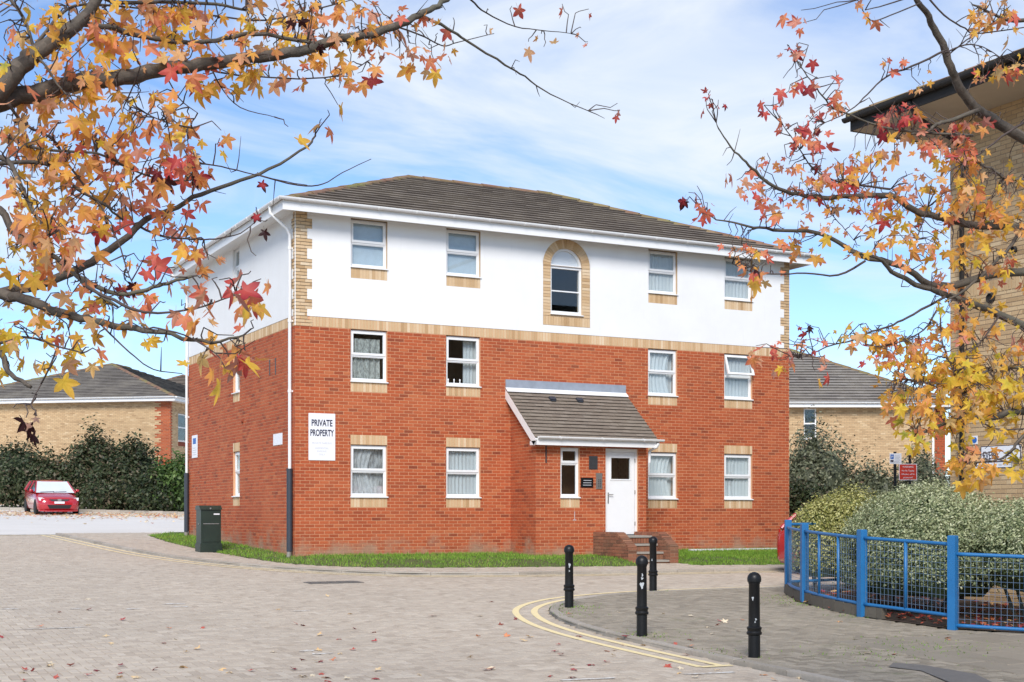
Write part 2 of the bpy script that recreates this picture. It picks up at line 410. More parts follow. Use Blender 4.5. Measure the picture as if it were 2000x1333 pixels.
# ------------------------------------------------------------------ piece systems
BL, GA = .225, .07407
def tint(): return min(1, max(0, random.gauss(.5, .24)))
VARS = 10
def variants(name, dims, mat, n0=-.004, n1=.006, c=.0022):
    F = Fr((0, 0, 0), (1, 0, 0), (0, -1, 0)); r = []
    for i in range(VARS):
        b = MB(); b.brick(F, -dims[0] / 2, dims[0] / 2, -dims[1] / 2, dims[1] / 2, (i + .5) / VARS * .8 + .1, n0, n1, c); r.append(b.mesh(name, mat))
    return r
def fmat(F, u, v):
    m = Matrix((F.u, -F.n, F.v)).transposed().to_4x4(); m.translation = F.P(u, v); return m
def singles(name, meshes, F, uv, parent):
    pm = WM.get(parent.name, Matrix())
    for u, v in uv:
        o = bpy.data.objects.new(name, random.choice(meshes)); COL.objects.link(o)
        o.parent = parent; o.matrix_basis = pm @ fmat(F, u, v)
def courses(u0, u1, z0, z1, openings, extra=None, shift=0):
    """stretcher-bond rows; returns (ua,ub,za,zb)."""
    r = []; k = 0; z = z0; J = .010
    while z < z1 - .03:
        za, zb = z, z + GA - J; zm = (za + zb) / 2
        off = 0 if (k + shift) % 2 == 0 else -BL / 2
        cuts = [(o[0], o[1]) for o in openings if o[2] < zm < o[3]]
        lim = (u0, u1)
        if extra: lim = extra(zm, lim)
        u = u0 + off
        while lim and u < lim[1]:
            segs = [(max(u, lim[0]), min(u + BL - J, lim[1]))]
            for a, b in cuts:
                ns = []
                for s, e in segs:
                    if b <= s or a >= e: ns.append((s, e)); continue
                    if a - s > .02: ns.append((s, a - .004))
                    if e - b > .02: ns.append((b + .004, e))
                segs = ns
            r += [(s, e, za, zb) for s, e in segs if e - s > .018]
            u += BL
        z += GA; k += 1
    return r
def wall_cells(b, F, U0, U1, V0, V1, ops, n, t=0.):
    us = sorted({U0, U1, *[o[0] for o in ops], *[o[1] for o in ops]}); zs = sorted({V0, V1, *[o[2] for o in ops], *[o[3] for o in ops]})
    us = [u for u in us if U0 <= u <= U1]; zs = [z for z in zs if V0 <= z <= V1]
    for i in range(len(us) - 1):
        for j in range(len(zs) - 1):
            um, zm = (us[i] + us[i + 1]) / 2, (zs[j] + zs[j + 1]) / 2
            if any(o[0] < um < o[1] and o[2] < zm < o[3] for o in ops): continue
            b.poly([F.P(us[i], zs[j], n), F.P(us[i + 1], zs[j], n), F.P(us[i + 1], zs[j + 1], n), F.P(us[i], zs[j + 1], n)], t)
def reveals(b, F, ops, n0, n1):
    for a, c, z0, z1 in ops:
        for p, q in (((a, z0), (c, z0)), ((c, z0), (c, z1)), ((c, z1), (a, z1)), ((a, z1), (a, z0))):
            b.poly([F.P(p[0], p[1], n0), F.P(q[0], q[1], n0), F.P(q[0], q[1], n1), F.P(p[0], p[1], n1)])
def split_near(rows, F, num, full=BL - .010, minz=-9, hh=GA - .010):
    fulls = [r for r in rows if abs(r[1] - r[0] - full) < .002 and r[2] > minz and abs(r[3] - r[2] - hh) < .002]
    fulls.sort(key=lambda r: (F.P(r[0], r[2]) - Vector((CX, CY, CZ))).length)
    near = set(fulls[:num]); return [r for r in fulls[:num]], [r for r in rows if r not in near]

def tiles(b, F, poly, gauge, width, lens=None, collect=None, lift=.034, base=.010, cut=None):
    """tiled roof plane; poly is convex in (u,v). collect gets full tiles for separate objects."""
    vmax = max(p[1] for p in poly); umin = min(p[0] for p in poly); umax = max(p[0] for p in poly)
    planes = []
    for i in range(len(poly)):
        p, q = poly[i], poly[(i + 1) % len(poly)]; a, c = q[1] - p[1], p[0] - q[0]; planes.append((a, c, a * p[0] + c * p[1]))
    k = 0; v = 0.
    while v < vmax - .02:
        u = umin - (width / 2 if k % 2 else 0)
        while u < umax:
            sq = [(u + .002, v), (u + width - .002, v), (u + width - .002, v + gauge), (u + .002, v + gauge)]; n0 = len(sq); pl = sq
            full = True
            for a, c, d in planes:
                if any(a * x + c * y > d + 1e-6 for x, y in pl): full = False; pl = clip(pl, a, c, d)
                if len(pl) < 3: break
            if len(pl) >= 3:
                if full and collect is not None: collect.append((u + width / 2, v + gauge / 2))
                else: tile_piece(b, F, pl, v, gauge, lift, base, max(.03, tint()))
            u += width
        v += gauge; k += 1
def tile_piece(b, F, pl, v, gauge, lift, base, t):
    wob = random.uniform(-.004, .004)
    h = lambda y: base + (lift - base) * (1 - (y - v) / gauge) + wob * (1 - (y - v) / gauge)
    top = [F.P(x, y, h(y)) for x, y in pl]; bot = [F.P(x, y, -.002) for x, y in pl]
    n = len(pl); o = len(b.v); b.v += [tuple(p) for p in top + bot]
    b.f.append(tuple(range(o, o + n))); b.t.append(t)
    for i in range(n):
        j = (i + 1) % n; b.f.append((o + i, o + n + i, o + n + j, o + j)); b.t.append(-.5 if pl[i][1] < v + .001 and pl[j][1] < v + .001 else t)  # lower edge face darkened: under-lap shadow painted into its tint
def tile_variants(name, gauge, width, mat, lift=.034, base=.010):
    F = Fr((0, 0, 0), (1, 0, 0), (0, 0, 1), (0, 1, 0)); r = []
    for i in range(VARS):
        b = MB(); v = -gauge / 2; w = width / 2 - .002
        tile_piece(b, F, [(-w, v), (w, v), (w, v + gauge), (-w, v + gauge)], v, gauge, lift, base, (i + .5) / VARS); r.append(b.mesh(name, mat))
    return r
def tile_singles(name, meshes, F, uv, parent):
    pm = WM.get(parent.name, Matrix())
    R = Matrix((F.u, F.v, F.n)).transposed().to_4x4()
    for u, v in uv:
        m = R.copy(); m.translation = F.P(u, v); o = bpy.data.objects.new(name, random.choice(meshes)); COL.objects.link(o)
        o.parent = parent; o.matrix_basis = pm @ m
def ridge_caps(a, b, parent, mat, L=.42, r=.115):
    a, b = Vector(a), Vector(b); n = max(1, int((b - a).length / L)); d = (b - a) / n
    for i in range(n):
        q = MB(); p0 = a + d * i; p1 = a + d * (i + 1.04); u = d.normalized(); s = u.cross(Vector((0, 0, 1))).normalized(); w = s.cross(u)
        lift = .012 if i % 2 else 0
        for j in range(7):
            g = math.pi * j / 6
            for pp, e in ((p0, lift + .012), (p1, lift)):
                q.v.append(tuple(pp + s * math.cos(g) * (r + e) + w * (math.sin(g) * (r + e) * .72 - .05)))
        for j in range(6): q.f.append((2 * j, 2 * j + 1, 2 * j + 3, 2 * j + 2)); q.t.append(random.random())
        q.f.append(tuple(2 * j for j in range(7))); q.t.append(.3); q.f.append(tuple(2 * j + 1 for j in range(6, -1, -1))); q.t.append(.3)
        q.build('ridge_tile', mat, parent)
def text(body, F, u, v, size, mat, parent, n=.004, sx=1., align='CENTER', bold=0.):
    c = bpy.data.curves.new('lettering', 'FONT'); c.body = body; c.size = size; c.align_x = align; c.extrude = .0012; c.offset = bold
    to = bpy.data.objects.new('lettering', c); COL.objects.link(to); dg = bpy.context.evaluated_depsgraph_get(); dg.update()
    me = bpy.data.meshes.new_from_object(to.evaluated_get(dg)); bpy.data.objects.remove(to); bpy.data.curves.remove(c)
    me.materials.clear(); me.materials.append(mat); o = bpy.data.objects.new('lettering', me); COL.objects.link(o)
    m = Matrix((F.u, F.v, F.n)).transposed().to_4x4(); m.translation = F.P(u, v, n)
    o.parent = parent; o.matrix_basis = WM.get(parent.name, Matrix()) @ m @ Matrix.Diagonal((sx, 1, 1, 1)); return o

# ------------------------------------------------------------------ the ground
def sheet(name, poly, off, mat, step=1.0, kind='structure', n=0):
    """polygon in plan laid on the ground profile, cut into strips so that it follows the slope"""
    b = MB(); ys = sorted({-19., 10., 46., *[p[1] for p in poly]}); lo, hi = min(p[1] for p in poly), max(p[1] for p in poly)
    ys = [lo] + [y for y in ys if lo < y < hi] + [hi]
    for i in range(len(ys) - 1):
        q = clip(clip(poly, 0, -1, -ys[i]), 0, 1, ys[i + 1])
        if len(q) >= 3: b.poly([(x, y, G(y) + off) for x, y in q])
    o = b.build(name, mat); o['kind'] = kind; return o
ground = MB(); ysg = [-400, -19, 10, 46, 900]
for i in range(4):
    ground.poly([(-700, ysg[i], G(ysg[i]) - .10), (900, ysg[i], G(ysg[i]) - .10), (900, ysg[i + 1], G(ysg[i + 1]) - .10), (-700, ysg[i + 1], G(ysg[i + 1]) - .10)])
struct(ground.build('ground', M['asphalt']))

def smooth_line(pts, n=8):
    r = []; P = [Vector(p) for p in pts]
    for i in range(len(P) - 1):
        p0, p1, p2, p3 = P[max(i - 1, 0)], P[i], P[i + 1], P[min(i + 2, len(P) - 1)]
        for k in range(n):
            t = k / n; r.append(.5 * ((2 * p1) + (p2 - p0) * t + (2 * p0 - 5 * p1 + 4 * p2 - p3) * t * t + (3 * p1 - p0 - 3 * p2 + p3) * t ** 3))
    r.append(P[-1]); return [(p[0], p[1]) for p in r]
KERB_FAR = smooth_line([(-3.0, 12.9), (-2.75, 8), (-2.35, 3), (-1.45, -.7), (.3, -3.35), (3, -4.4), (9.3, -4.78), (16, -4.95), (34, -5.3)])
KERB_NEAR = smooth_line([(34, -8.3), (12, -8.7), (6.8, -8.75), (4.0, -8.85), (2.6, -9.15), (1.4, -9.75), (.45, -10.75), (-.12, -12.0), (-.42, -13.4), (-.50, -15), (-.47, -17), (-.45, -19.2), (-.45, -24)])
GRASS_EDGE = smooth_line([(-.70, 11.3), (-.98, 7.5), (-1.0, 4.5), (-.90, 2.3), (-.50, -.7), (.6, -2.25), (2.2, -2.8), (3.8, -3.05), (5.8, -3.3), (6.7, -3.4)])
far_pave = KERB_FAR + [(34, 12.9)]
near_pave = KERB_NEAR + [(34, -24)]
def in_view(x, y, m=2.2):
    d = depth(x, y); return 11 < d < 44 and abs(side(x, y)) < d * .369 + m

# sheets under the blocks
struct(sheet('road', [(-40, -40), (34, -40), (34, 13.2), (-40, 13.2)], -.012, M['joint']))
def strip_poly(name, line, off, mat, extra):
    b = MB(); poly = line + extra
    b2 = bpy.data.meshes.new(name); b.poly([(x, y, G(y) + off) for x, y in poly]); o = b.build(name, mat); return o
def tri_sheet(name, poly, off, mat, extra_z=None):
    import bmesh
    bm = bmesh.new(); vs_ = [bm.verts.new((x, y, 0)) for x, y in poly]; bm.faces.new(vs_); bmesh.ops.triangulate(bm, faces=bm.faces[:])
    for y in (-19., 10., -4, 0, 5): bmesh.ops.bisect_plane(bm, geom=bm.faces[:] + bm.edges[:] + bm.verts[:], plane_co=(0, y, 0), plane_no=(0, 1, 0))
    for v in bm.verts: v.co.z = G(v.co.y) + off + (extra_z(v.co.x, v.co.y) if extra_z else 0)
    m = bpy.data.meshes.new(name); bm.to_mesh(m); bm.free(); m.materials.append(mat); return link(name, m)
struct(tri_sheet('pavement', near_pave, .036, M['pjoint']))
struct(tri_sheet('far_pavement', far_pave, .036, M['pjoint']))
road_o = bpy.data.objects['road']; pave_o = bpy.data.objects['pavement']; farp_o = bpy.data.objects['far_pavement']
struct(sheet('car_park', [(-40, 13.25), (34, 13.25), (34, 60), (-40, 60)], -.004, M['carpark']))

# block paving: herringbone of 200 x 100 blocks
PL, PW = .2, .1
def herring(region, x0, x1, y0, y1):
    r = []; s = PW; i0, i1, j0, j1 = int(x0 / s) - 1, int(x1 / s) + 1, int(y0 / s) - 1, int(y1 / s) + 1
    for j in range(j0, j1):
        for i in range(i0, i1):
            k = (i - j) % 4
            if k == 0: cx, cy, hx, hy = (i + 1) * s, (j + .5) * s, s, s / 2
            elif k == 3: cx, cy, hx, hy = (i + .5) * s, (j + 1) * s, s / 2, s   # vertical block covers (i,j),(i,j+1)
            else: continue
            if in_view(cx, cy) and region(cx, cy): r.append((cx, cy, hx, hy))
    return r
def paver_mesh(b, cx, cy, hx, hy, top, t, c=.004, j=.003, dep=.03, local=False):
    z = lambda y: (0 if local else G(y)) + top
    hx -= j; hy -= j; w = 0 if local else random.uniform(-.002, .002)
    lo = [(cx - hx, cy - hy), (cx + hx, cy - hy), (cx + hx, cy + hy), (cx - hx, cy + hy)]
    hi = [(cx - hx + c, cy - hy + c), (cx + hx - c, cy - hy + c), (cx + hx - c, cy + hy - c), (cx - hx + c, cy + hy - c)]
    b.hexa([(x, y, z(y) - c * .8 - dep * .0 - .0) for x, y in lo] + [(x, y, z(y) + w) for x, y in hi], t, skip=(0,))
    o = len(b.v); b.v += [(x, y, z(y) - dep) for x, y in lo]
    for k in range(4): b.f.append((o - 8 + k, o + k, o + (k + 1) % 4, o - 8 + (k + 1) % 4)); b.t.append(t)
def lay(blocks, top, mat, parent, name, num, jn=.0036):
    blocks.sort(key=lambda r: depth(r[0], r[1]))
    vis = [r for r in blocks if abs(side(r[0], r[1])) < depth(r[0], r[1]) * .369 and depth(r[0], r[1]) > 13.9][:num]; vs_ = set(vis)
    b = MB()
    for r in blocks:
        if r in vs_: continue
        paver_mesh(b, *r, top, tint(), j=jn)
    b.build(name + '_paving', mat, parent, kind='stuff')
    meshes = {}
    for o in (0, 1):
        meshes[o] = []
        for i in range(VARS):
            q = MB(); paver_mesh(q, 0, 0, PL / 2 if o == 0 else PW / 2, PW / 2 if o == 0 else PL / 2, 0, (i + .5) / VARS, local=True, j=jn); meshes[o].append(q.mesh(name, mat))
    for x, y, hx, hy in vis:
        o = bpy.data.objects.new(name, random.choice(meshes[0 if hx > hy else 1])); COL.objects.link(o); o.parent = parent
        o.location = (x, y, G(y) + top + random.uniform(-.002, .002)); o.rotation_euler = (math.atan(.037) if y > -19 else 0, 0, 0)
is_near = lambda x, y: inside(near_pave, x, y)
is_far = lambda x, y: inside(far_pave, x, y)
road_blocks = herring(lambda x, y: y < 13.1 and not is_near(x, y) and not is_far(x, y), -16, 20, -20, 13.2)
lay(road_blocks, 0, M['paver'], road_o, 'paving_block', 300)
FLAGX, FLAGY = 1.75, -15.7
bed_poly = [(5.64, -9.85), (4.72, -11.35), (4.13, -13.5), (4.2, -15.2), (4.8, -15.85), (6.2, -17.3), (7.9, -18.2), (7.9, -9.6)]
in_bed = lambda x, y: inside(bed_poly, x, y)
near_blocks = herring(lambda x, y: is_near(x - .14, y) and is_near(x, y + .14) and is_near(x, y - .1) and is_near(x - .1, y + .1) and not in_bed(x, y) and not (x > FLAGX and y < FLAGY) and not (x > 8), -.6, 9, -20, -8)
lay(near_blocks, .05, M['paver2'], pave_o, 'pavement_block', 300, jn=.0048)
def grass_side(x, y):
    if y > 11.3 or x > 16: return False
    poly = GRASS_EDGE + [(6.7, 11.3)]
    if 6.84 < x < 8.21 and y < -2.72: return False
    return inside(poly, x, y) or (x > 6.6 and y > (-3.45 - .16 * max(0, x - 8)))
far_blocks = herring(lambda x, y: is_far(x - .14, y - .05) and is_far(x, y - .14) and is_far(x + .05, y - .1) and not grass_side(x, y) and not (-.05 < x < 14 and y > -1), -3.2, 17, -5.4, 13)
lay(far_blocks, .05, M['paver'], farp_o, 'pavement_block', 40)
# flags in the corner of the near pavement
fx = FLAGX; ri = 0
while fx < 6.5:
    fy = FLAGY - .0 - (.3 if ri % 2 else 0) + .3
    while fy > -20.5:
        y1 = min(fy, FLAGY); y0 = fy - .6
        if y1 - y0 > .08 and not in_bed(fx + .3, (y0 + y1) / 2) and in_view(fx + .3, fy, 1.2):
            b = MB(); paver_mesh(b, fx + .225, (y0 + y1) / 2, .225, (y1 - y0) / 2, .05 + random.uniform(-.003, .003), tint(), c=.008, j=.004); b.build('paving_flag', M['flag'], pave_o)
        fy -= .6
    fx += .45; ri += 1
# kerb stones
def kerbs(line, parent, w, top, inner):
    acc = []; 
    L = [0]
    for i in range(1, len(line)): L.append(L[-1] + math.dist(line[i], line[i - 1]))
    def atl(s):
        for i in range(1, len(L)):
            if s <= L[i]:
                k = (s - L[i - 1]) / max(1e-6, L[i] - L[i - 1]); return Vector((line[i - 1][0] + (line[i][0] - line[i - 1][0]) * k, line[i - 1][1] + (line[i][1] - line[i - 1][1]) * k))
        return Vector(line[-1])
    s = 0; step = .915
    while s < L[-1] - .1:
        p, q = atl(s + .004), atl(min(L[-1], s + step - .004)); d = (q - p).normalized(); nrm = Vector((-d.y, d.x)) * inner
        if in_view(p.x, p.y, 3):
            tt = random.random(); b = MB(); ip, iq = p + nrm * w, q + nrm * w; c = .012
            B_ = [p, q, iq, ip]
            if inner < 0: B_ = [ip, iq, q, p]
            cc = sum(B_, Vector((0, 0))) / 4
            lo = [(v.x, v.y, G(v.y) - .06) for v in B_]; md = [(v.x, v.y, G(v.y) + top - c) for v in B_]
            hi = []
            for v in B_:
                e = (cc - v); e = v + e.normalized() * c * 1.4; hi.append((e.x, e.y, G(e.y) + top))
            b.hexa(lo + md, tt, skip=(0, 1)); b.hexa(md + hi, tt, skip=(0,)); b.build('kerb_stone', M['kerb'], parent)
        s += step
kerbs(KERB_FAR, farp_o, .125, .058, 1)
kerbs(KERB_NEAR, pave_o, .125, .056, 1)
# painted lines
def ribbon(name, line, w, off, mat, parent=None):
    b = MB(); pts = [Vector(p) for p in line]; Ls = []
    for i, p in enumerate(pts):
        d = (pts[min(i + 1, len(pts) - 1)] - pts[max(i - 1, 0)]).normalized(); n = Vector((-d.y, d.x)); Ls.append((p + n * w / 2, p - n * w / 2))
    for i in range(len(Ls) - 1):
        (a, a2), (c, c2) = Ls[i], Ls[i + 1]
        b.poly([(a.x, a.y, G(a.y) + off), (a2.x, a2.y, G(a2.y) + off), (c2.x, c2.y, G(c2.y) + off), (c.x, c.y, G(c.y) + off)])
    return b.build(name, mat, parent)
def offset(line, d):
    pts = [Vector(p) for p in line]; r = []
    for i, p in enumerate(pts):
        t = (pts[min(i + 1, len(pts) - 1)] - pts[max(i - 1, 0)]).normalized(); r.append((p.x - t.y * d, p.y + t.x * d))
    return r
far_l = [p for p in KERB_FAR if p[0] < 14]
ribbon('yellow_line', offset(far_l, -.16), .075, .005, M['yellow'], road_o)
ribbon('yellow_line', offset(far_l, -.42), .075, .005, M['yellow'], road_o)
ribbon('yellow_line', [(-3.2, 12.75), (-14, 13.0)], .08, .005, M['yellow'], road_o)
near_l = [p for p in KERB_NEAR if -17.0 < p[1] and p[0] < 14]
near_i, near_o = offset(near_l, -.22), offset(near_l, -.50)
ribbon('yellow_line', near_i, .10, .005, M['yellow'], road_o)
ribbon('yellow_line', near_o, .10, .005, M['yellow'], road_o)
ribbon('yellow_line', [near_o[-1], (near_i[-1][0] + .12, near_i[-1][1] - .02)], .10, .006, M['yellow'], road_o)
for a, c in (((1095, 1330), (1200, 1325)), ((1336, 1318), (1434, 1314))):
    p, q = gnd(*a), gnd(*c); ribbon('white_line', [(p.x, p.y), (q.x, q.y)], .075, .006, M['white'], road_o)
for x, y, w, l in ((258, 1190, .10, .16), (340, 1180, .09, .20), (352, 1186, .08, .16), (110, 1228, .05, .5), (150, 1190, .06, .12), (20, 1190, .07, .13), (590, 1194, .06, .2), (600, 1272, .07, .16), (627, 1278, .07, .18)):
    p = gnd(x, y); b = MB(); b.poly([(p.x + l * f * math.cos(a), p.y + w * f * math.sin(a), G(p.y + w * f * math.sin(a)) + .0055) for a, f in ((2 * math.pi * k / 13, random.uniform(.45, 1.1)) for k in range(13))]); b.build('paint_mark', M['white'], road_o)
# iron covers and patches
def cover(name, c, hx, hy, off, mat, label, cat, rot=0.):
    b = MB(); ca, sa = math.cos(rot), math.sin(rot)
    def pt(x, y, z): X, Y = c[0] + x * ca - y * sa, c[1] + x * sa + y * ca; return (X, Y, G(Y) + off + z)
    e = empty(name, (c[0], c[1], G(c[1]) + off))
    b.hexa([pt(-hx, -hy, -.03), pt(hx, -hy, -.03), pt(hx, hy, -.03), pt(-hx, hy, -.03), pt(-hx, -hy, .004), pt(hx, -hy, .004), pt(hx, hy, .004), pt(-hx, hy, .004)]); b.build('cover_frame', mat, e)
    q = MB(); n = 5
    for i in range(n):
        for j in range(3):
            x0, y0 = -hx * .9 + i * hx * 1.8 / n, -hy * .86 + j * hy * 1.72 / 3; x1, y1 = x0 + hx * 1.8 / n * .86, y0 + hy * 1.72 / 3 * .82
            q.hexa([pt(x0, y0, .003), pt(x1, y0, .003), pt(x1, y1, .003), pt(x0, y1, .003), pt(x0, y0, .011), pt(x1, y0, .011), pt(x1, y1, .011), pt(x0, y1, .011)])
    q.build('cover_plate', mat, e); tag(e, label, cat)
cover('manhole_cover', (-1.0, -5.2), .52, .20, .004, M['iron'], 'dark iron manhole cover set in the road blocks near the grass corner', 'manhole cover')
p = gnd(848, 1100); cover('drain_cover', (3.02, -1.1), .36, .33, .10, M['edging'], 'brown square inspection cover lying in the front grass strip', 'drain cover')
b = MB(); pa = [gnd(1745, 1296, .05), gnd(1800, 1300, .05), gnd(1905, 1318, .05), gnd(1960, 1345, .05), gnd(1880, 1345, .05), gnd(1800, 1312, .05), gnd(1735, 1304, .05)]
b.poly([(q.x, q.y, G(q.y) + .0585) for q in pa]); b.build('asphalt_repair_patch', M['patch'], pave_o)

# ------------------------------------------------------------------ block of flats
FL = empty('block_of_flats', (0, 0, 0)); WM.pop('block_of_flats')
tag(FL, 'three storey flats of red brick with white rendered top floor and brown hipped roof', 'apartment building')
BW, BD, ZB, ZT = 13.62, 9.3, 1.22 - 20 * GA, 7.73
FF = Fr((0, 0, 0), (1, 0, 0), (0, -1, 0)); FS = Fr((0, 0, 0), (0, 1, 0), (-1, 0, 0))
BAND0, BAND1 = 5.22, 5.442
WX = [(1.29, 2.17), (3.64, 4.52), (9.19, 10.06), (11.52, 12.41)]
frontops = []
for a, c in WX: frontops += [(a, c, 1.442, 2.628), (a, c, 4.035, BAND0)]
PX0, PX1, PY = 5.33, 8.32, -1.26
topops = [(a, c, 6.60, 7.70) for a, c in WX]
sideops = [(4.28, 4.86, 1.50, 2.63), (4.28, 4.86, 4.08, 5.1)]
sidetop = [(4.28, 4.86, 6.60, 7.70)]
# shell: mortar faces, inner faces and reveals
b = MB(); wall_cells(b, FF, 0, BW, ZB - .3, BAND1, frontops, 0); wall_cells(b, FF, .25, BW - .25, ZB - .3, BAND1, frontops, -.25); reveals(b, FF, frontops, 0, -.25)
front = b.build('front_wall', M['mortar'], FL)
b = MB(); wall_cells(b, FS, 0, BD, ZB - .3, BAND1, sideops, 0); wall_cells(b, FS, .25, BD - .25, ZB - .3, BAND1, sideops, -.25); reveals(b, FS, sideops, 0, -.25)
sidew = b.build('side_wall', M['mortar'], FL)
FR_ = Fr((BW, 0, 0), (0, 1, 0), (1, 0, 0)); FB_ = Fr((0, BD, 0), (1, 0, 0), (0, 1, 0))
b = MB(); wall_cells(b, FR_, 0, BD, ZB - .3, ZT + .02, [], 0); wall_cells(b, FB_, 0, BW, ZB - .3, ZT + .02, [], 0); b.build('rear_wall', M['mortar'], FL)
b = MB()
for z in (.58, 3.15, 5.75): b.box(.26, BW - .26, .26, BD - .26, z - .2, z)
for x in (2.9, 5.2, 8.4, 10.8): b.box(x, x + .1, .3, BD - .3, .6, 7.7)
b.box(.3, BW - .3, 4.2, 4.3, .6, 7.7)
b.box(.0, BW, .0, BD, 7.74, 7.78)
b.build('inner_floors', M['interior'], FL)
# bricks of both faces
lint = [(a - .0, c + .0, 2.628, 2.85) for a, c in WX] + [(a, c, 1.22, 1.442) for a, c in WX] + [(a, c, 3.8125, 4.035) for a, c in WX]
porchmask = [(PX0 + .02, PX1 - .02, -1, 2.9)]
rows = courses(0, BW, ZB, BAND0, frontops + lint + porchmask)
near, rest = split_near(rows, FF, 190, minz=.2)
red = MB()
for r in rest: red.brick(FF, *r, tint())
BRK = variants('brick', (BL - .01, GA - .01), M['brick'])
singles('brick', BRK, FF, [((r[0] + r[1]) / 2, (r[2] + r[3]) / 2) for r in near], front)
red.build('brickwork', M['brick'], front, kind='stuff')
slint = [(4.28, 4.86, 2.63, 2.85), (4.28, 4.86, 1.27, 1.5), (4.28, 4.86, 3.86, 4.08)]
rows = courses(0, BD, ZB, BAND0, sideops + slint, shift=1)
near, rest = split_near(rows, FS, 40, minz=.3)
red = MB()
for r in rest: red.brick(FS, *r, tint())
singles('brick', BRK, FS, [((r[0] + r[1]) / 2, (r[2] + r[3]) / 2) for r in near], sidew)
red.build('brickwork', M['brick'], sidew, kind='stuff')
# cream bricks: soldier band, sills, lintels, quoins
SO = [] 
def soldiers(F, u0, u1, v0, v1):
    n = max(1, round((u1 - u0) / .075)); w = (u1 - u0) / n
    for i in range(n): SO.append((F, u0 + i * w + .004, u0 + (i + 1) * w - .004, v0 + .003, v1 - .003))
soldiers(FF, .33, BW, BAND0, BAND1); soldiers(FS, .33, BD, BAND0, BAND1)
for a, c, z0, z1 in lint: soldiers(FF, a, c, z0, z1)
for a, c, z0, z1 in slint: soldiers(FS, a, c, z0, z1)
for a, c in WX: soldiers(FF, a, c, 6.36, 6.60)
soldiers(FS, 4.28, 4.86, 6.36, 6.60)
cb = MB(); allq = []
def quoin(F, base, tooth, mirror=None):
    k = 0; z = BAND0
    while z < 7.72:
        wq = tooth if ((k + 1) // 3) % 2 == 0 else base
        off = 0 if k % 2 else -.11
        u = off
        while u < wq:
            a, c = max(0, u), min(u + .215, wq)
            if c - a > .02:
                aa, cc = (a, c) if mirror is None else (mirror - c, mirror - a); allq.append((F, aa, cc, z, z + GA - .01))
            u += .225
        z += GA; k += 1
quoin(FF, .27, .385); quoin(FS, .13, .24); quoin(FF, .18, .30, mirror=BW)
def quoin_ops(base, tooth, mirror=None):
    r = []; k = 0; z = BAND0
    while z < 7.74:
        wq = tooth if ((k + 1) // 3) % 2 == 0 else base
        r.append((0, wq, z, z + GA) if mirror is None else (mirror - wq, mirror, z, z + GA)); z += GA; k += 1
    return r
SO.sort(key=lambda s: (s[0].P(s[1], s[3]) - Vector((CX, CY, CZ))).length)
solo = [s for s in SO if s[0] is FF][:200]; solo_s = set(id(s) for s in solo)
for s in SO:
    if id(s) not in solo_s: cb.brick(s[0], *s[1:], tint(), n1=.0065)
for s in solo:
    q = MB(); q.brick(s[0], *s[1:], tint(), n1=.0065); q.build('cream_brick', M['cream'], front)
for i, s in enumerate(allq): cb.brick(s[0], *s[1:], tint(), n1=.010)
# arch surround
AC, AO, AI, ASP = 6.845, .655, .44, 7.07
n = 26
def arch_piece(bm_, g0, g1, r0, r1, t, n0=-.004, n1=.010):
    P = lambda r, g, nn: FF.P(AC + r * math.cos(g), ASP + r * math.sin(g), nn)
    bm_.hexa([P(r0, g0, n0), P(r1, g0, n0), P(r1, g1, n0), P(r0, g1, n0), P(r0 + .002, g0, n1), P(r1 - .002, g0, n1), P(r1 - .002, g1, n1), P(r0 + .002, g1, n1)], t, skip=(0,))
for i in range(n):
    q = MB(); g0, g1 = math.pi * i / n + .007, math.pi * (i + 1) / n - .007; arch_piece(q, g0, g1, AI, AO, tint()); q.build('arch_brick', M['cream'], front)
z = 5.62 + .23
while z < ASP - .02:
    for a, c in ((AC - AO, AC - AI), (AC + AI, AC + AO)): cb.brick(FF, a, c, z + .004, min(z + .07, ASP), tint(), n1=.010)
    z += .0745
k = 18
for i in range(k): cb.brick(FF, AC - AO + i * 2 * AO / k + .003, AC - AO + (i + 1) * 2 * AO / k - .003, 5.625, 5.84, tint(), n1=.010)
cb.build('cream_brickwork', M['cream'], front, kind='stuff')
# white render of the top storey (proud of the brick), with openings, and its backing
archrect = [(AC - AO, AC + AO, 5.62, ZT + .05)]
silltop = [(a, c, 6.36, 6.60) for a, c in WX]
archhole = [(AC - AI, AC + AI, 5.91, ASP)]
b = MB(); wall_cells(b, FF, 0, BW, BAND1, ZT + .05, topops + archrect, .0); wall_cells(b, FF, .25, BW - .25, BAND1, ZT + .05, topops + archrect, -.25); reveals(b, FF, topops, .012, -.25)
wall_cells(b, FF, AC - AO, AC + AO, 5.62, ASP, archhole, .0); reveals(b, FF, archhole, 0, -.25)
n = 20
for i in range(n):
    g0, g1 = math.pi * i / n, math.pi * (i + 1) / n; c0, s0, c1, s1 = math.cos(g0), math.sin(g0), math.cos(g1), math.sin(g1)
    b.poly([FF.P(AC + AI * c0, ASP + AI * s0), FF.P(AC + AO * c0, ASP + AO * s0), FF.P(AC + AO * c1, ASP + AO * s1), FF.P(AC + AI * c1, ASP + AI * s1)])
    b.poly([FF.P(AC + AI * c0, ASP + AI * s0), FF.P(AC + AI * c1, ASP + AI * s1), FF.P(AC + AI * c1, ASP + AI * s1, -.25), FF.P(AC + AI * c0, ASP + AI * s0, -.25)])
    b.poly([FF.P(AC + AO * c0, ASP + AO * s0), FF.P(AC + AO * c0, ZT + .05), FF.P(AC + AO * c1, ZT + .05), FF.P(AC + AO * c1, ASP + AO * s1)])
wall_cells(b, FS, 0, BD, BAND1, ZT + .05, sidetop, 0); wall_cells(b, FS, .25, BD - .25, BAND1, ZT + .05, sidetop, -.25)
b.build('upper_backing', M['cmortar'], FL)
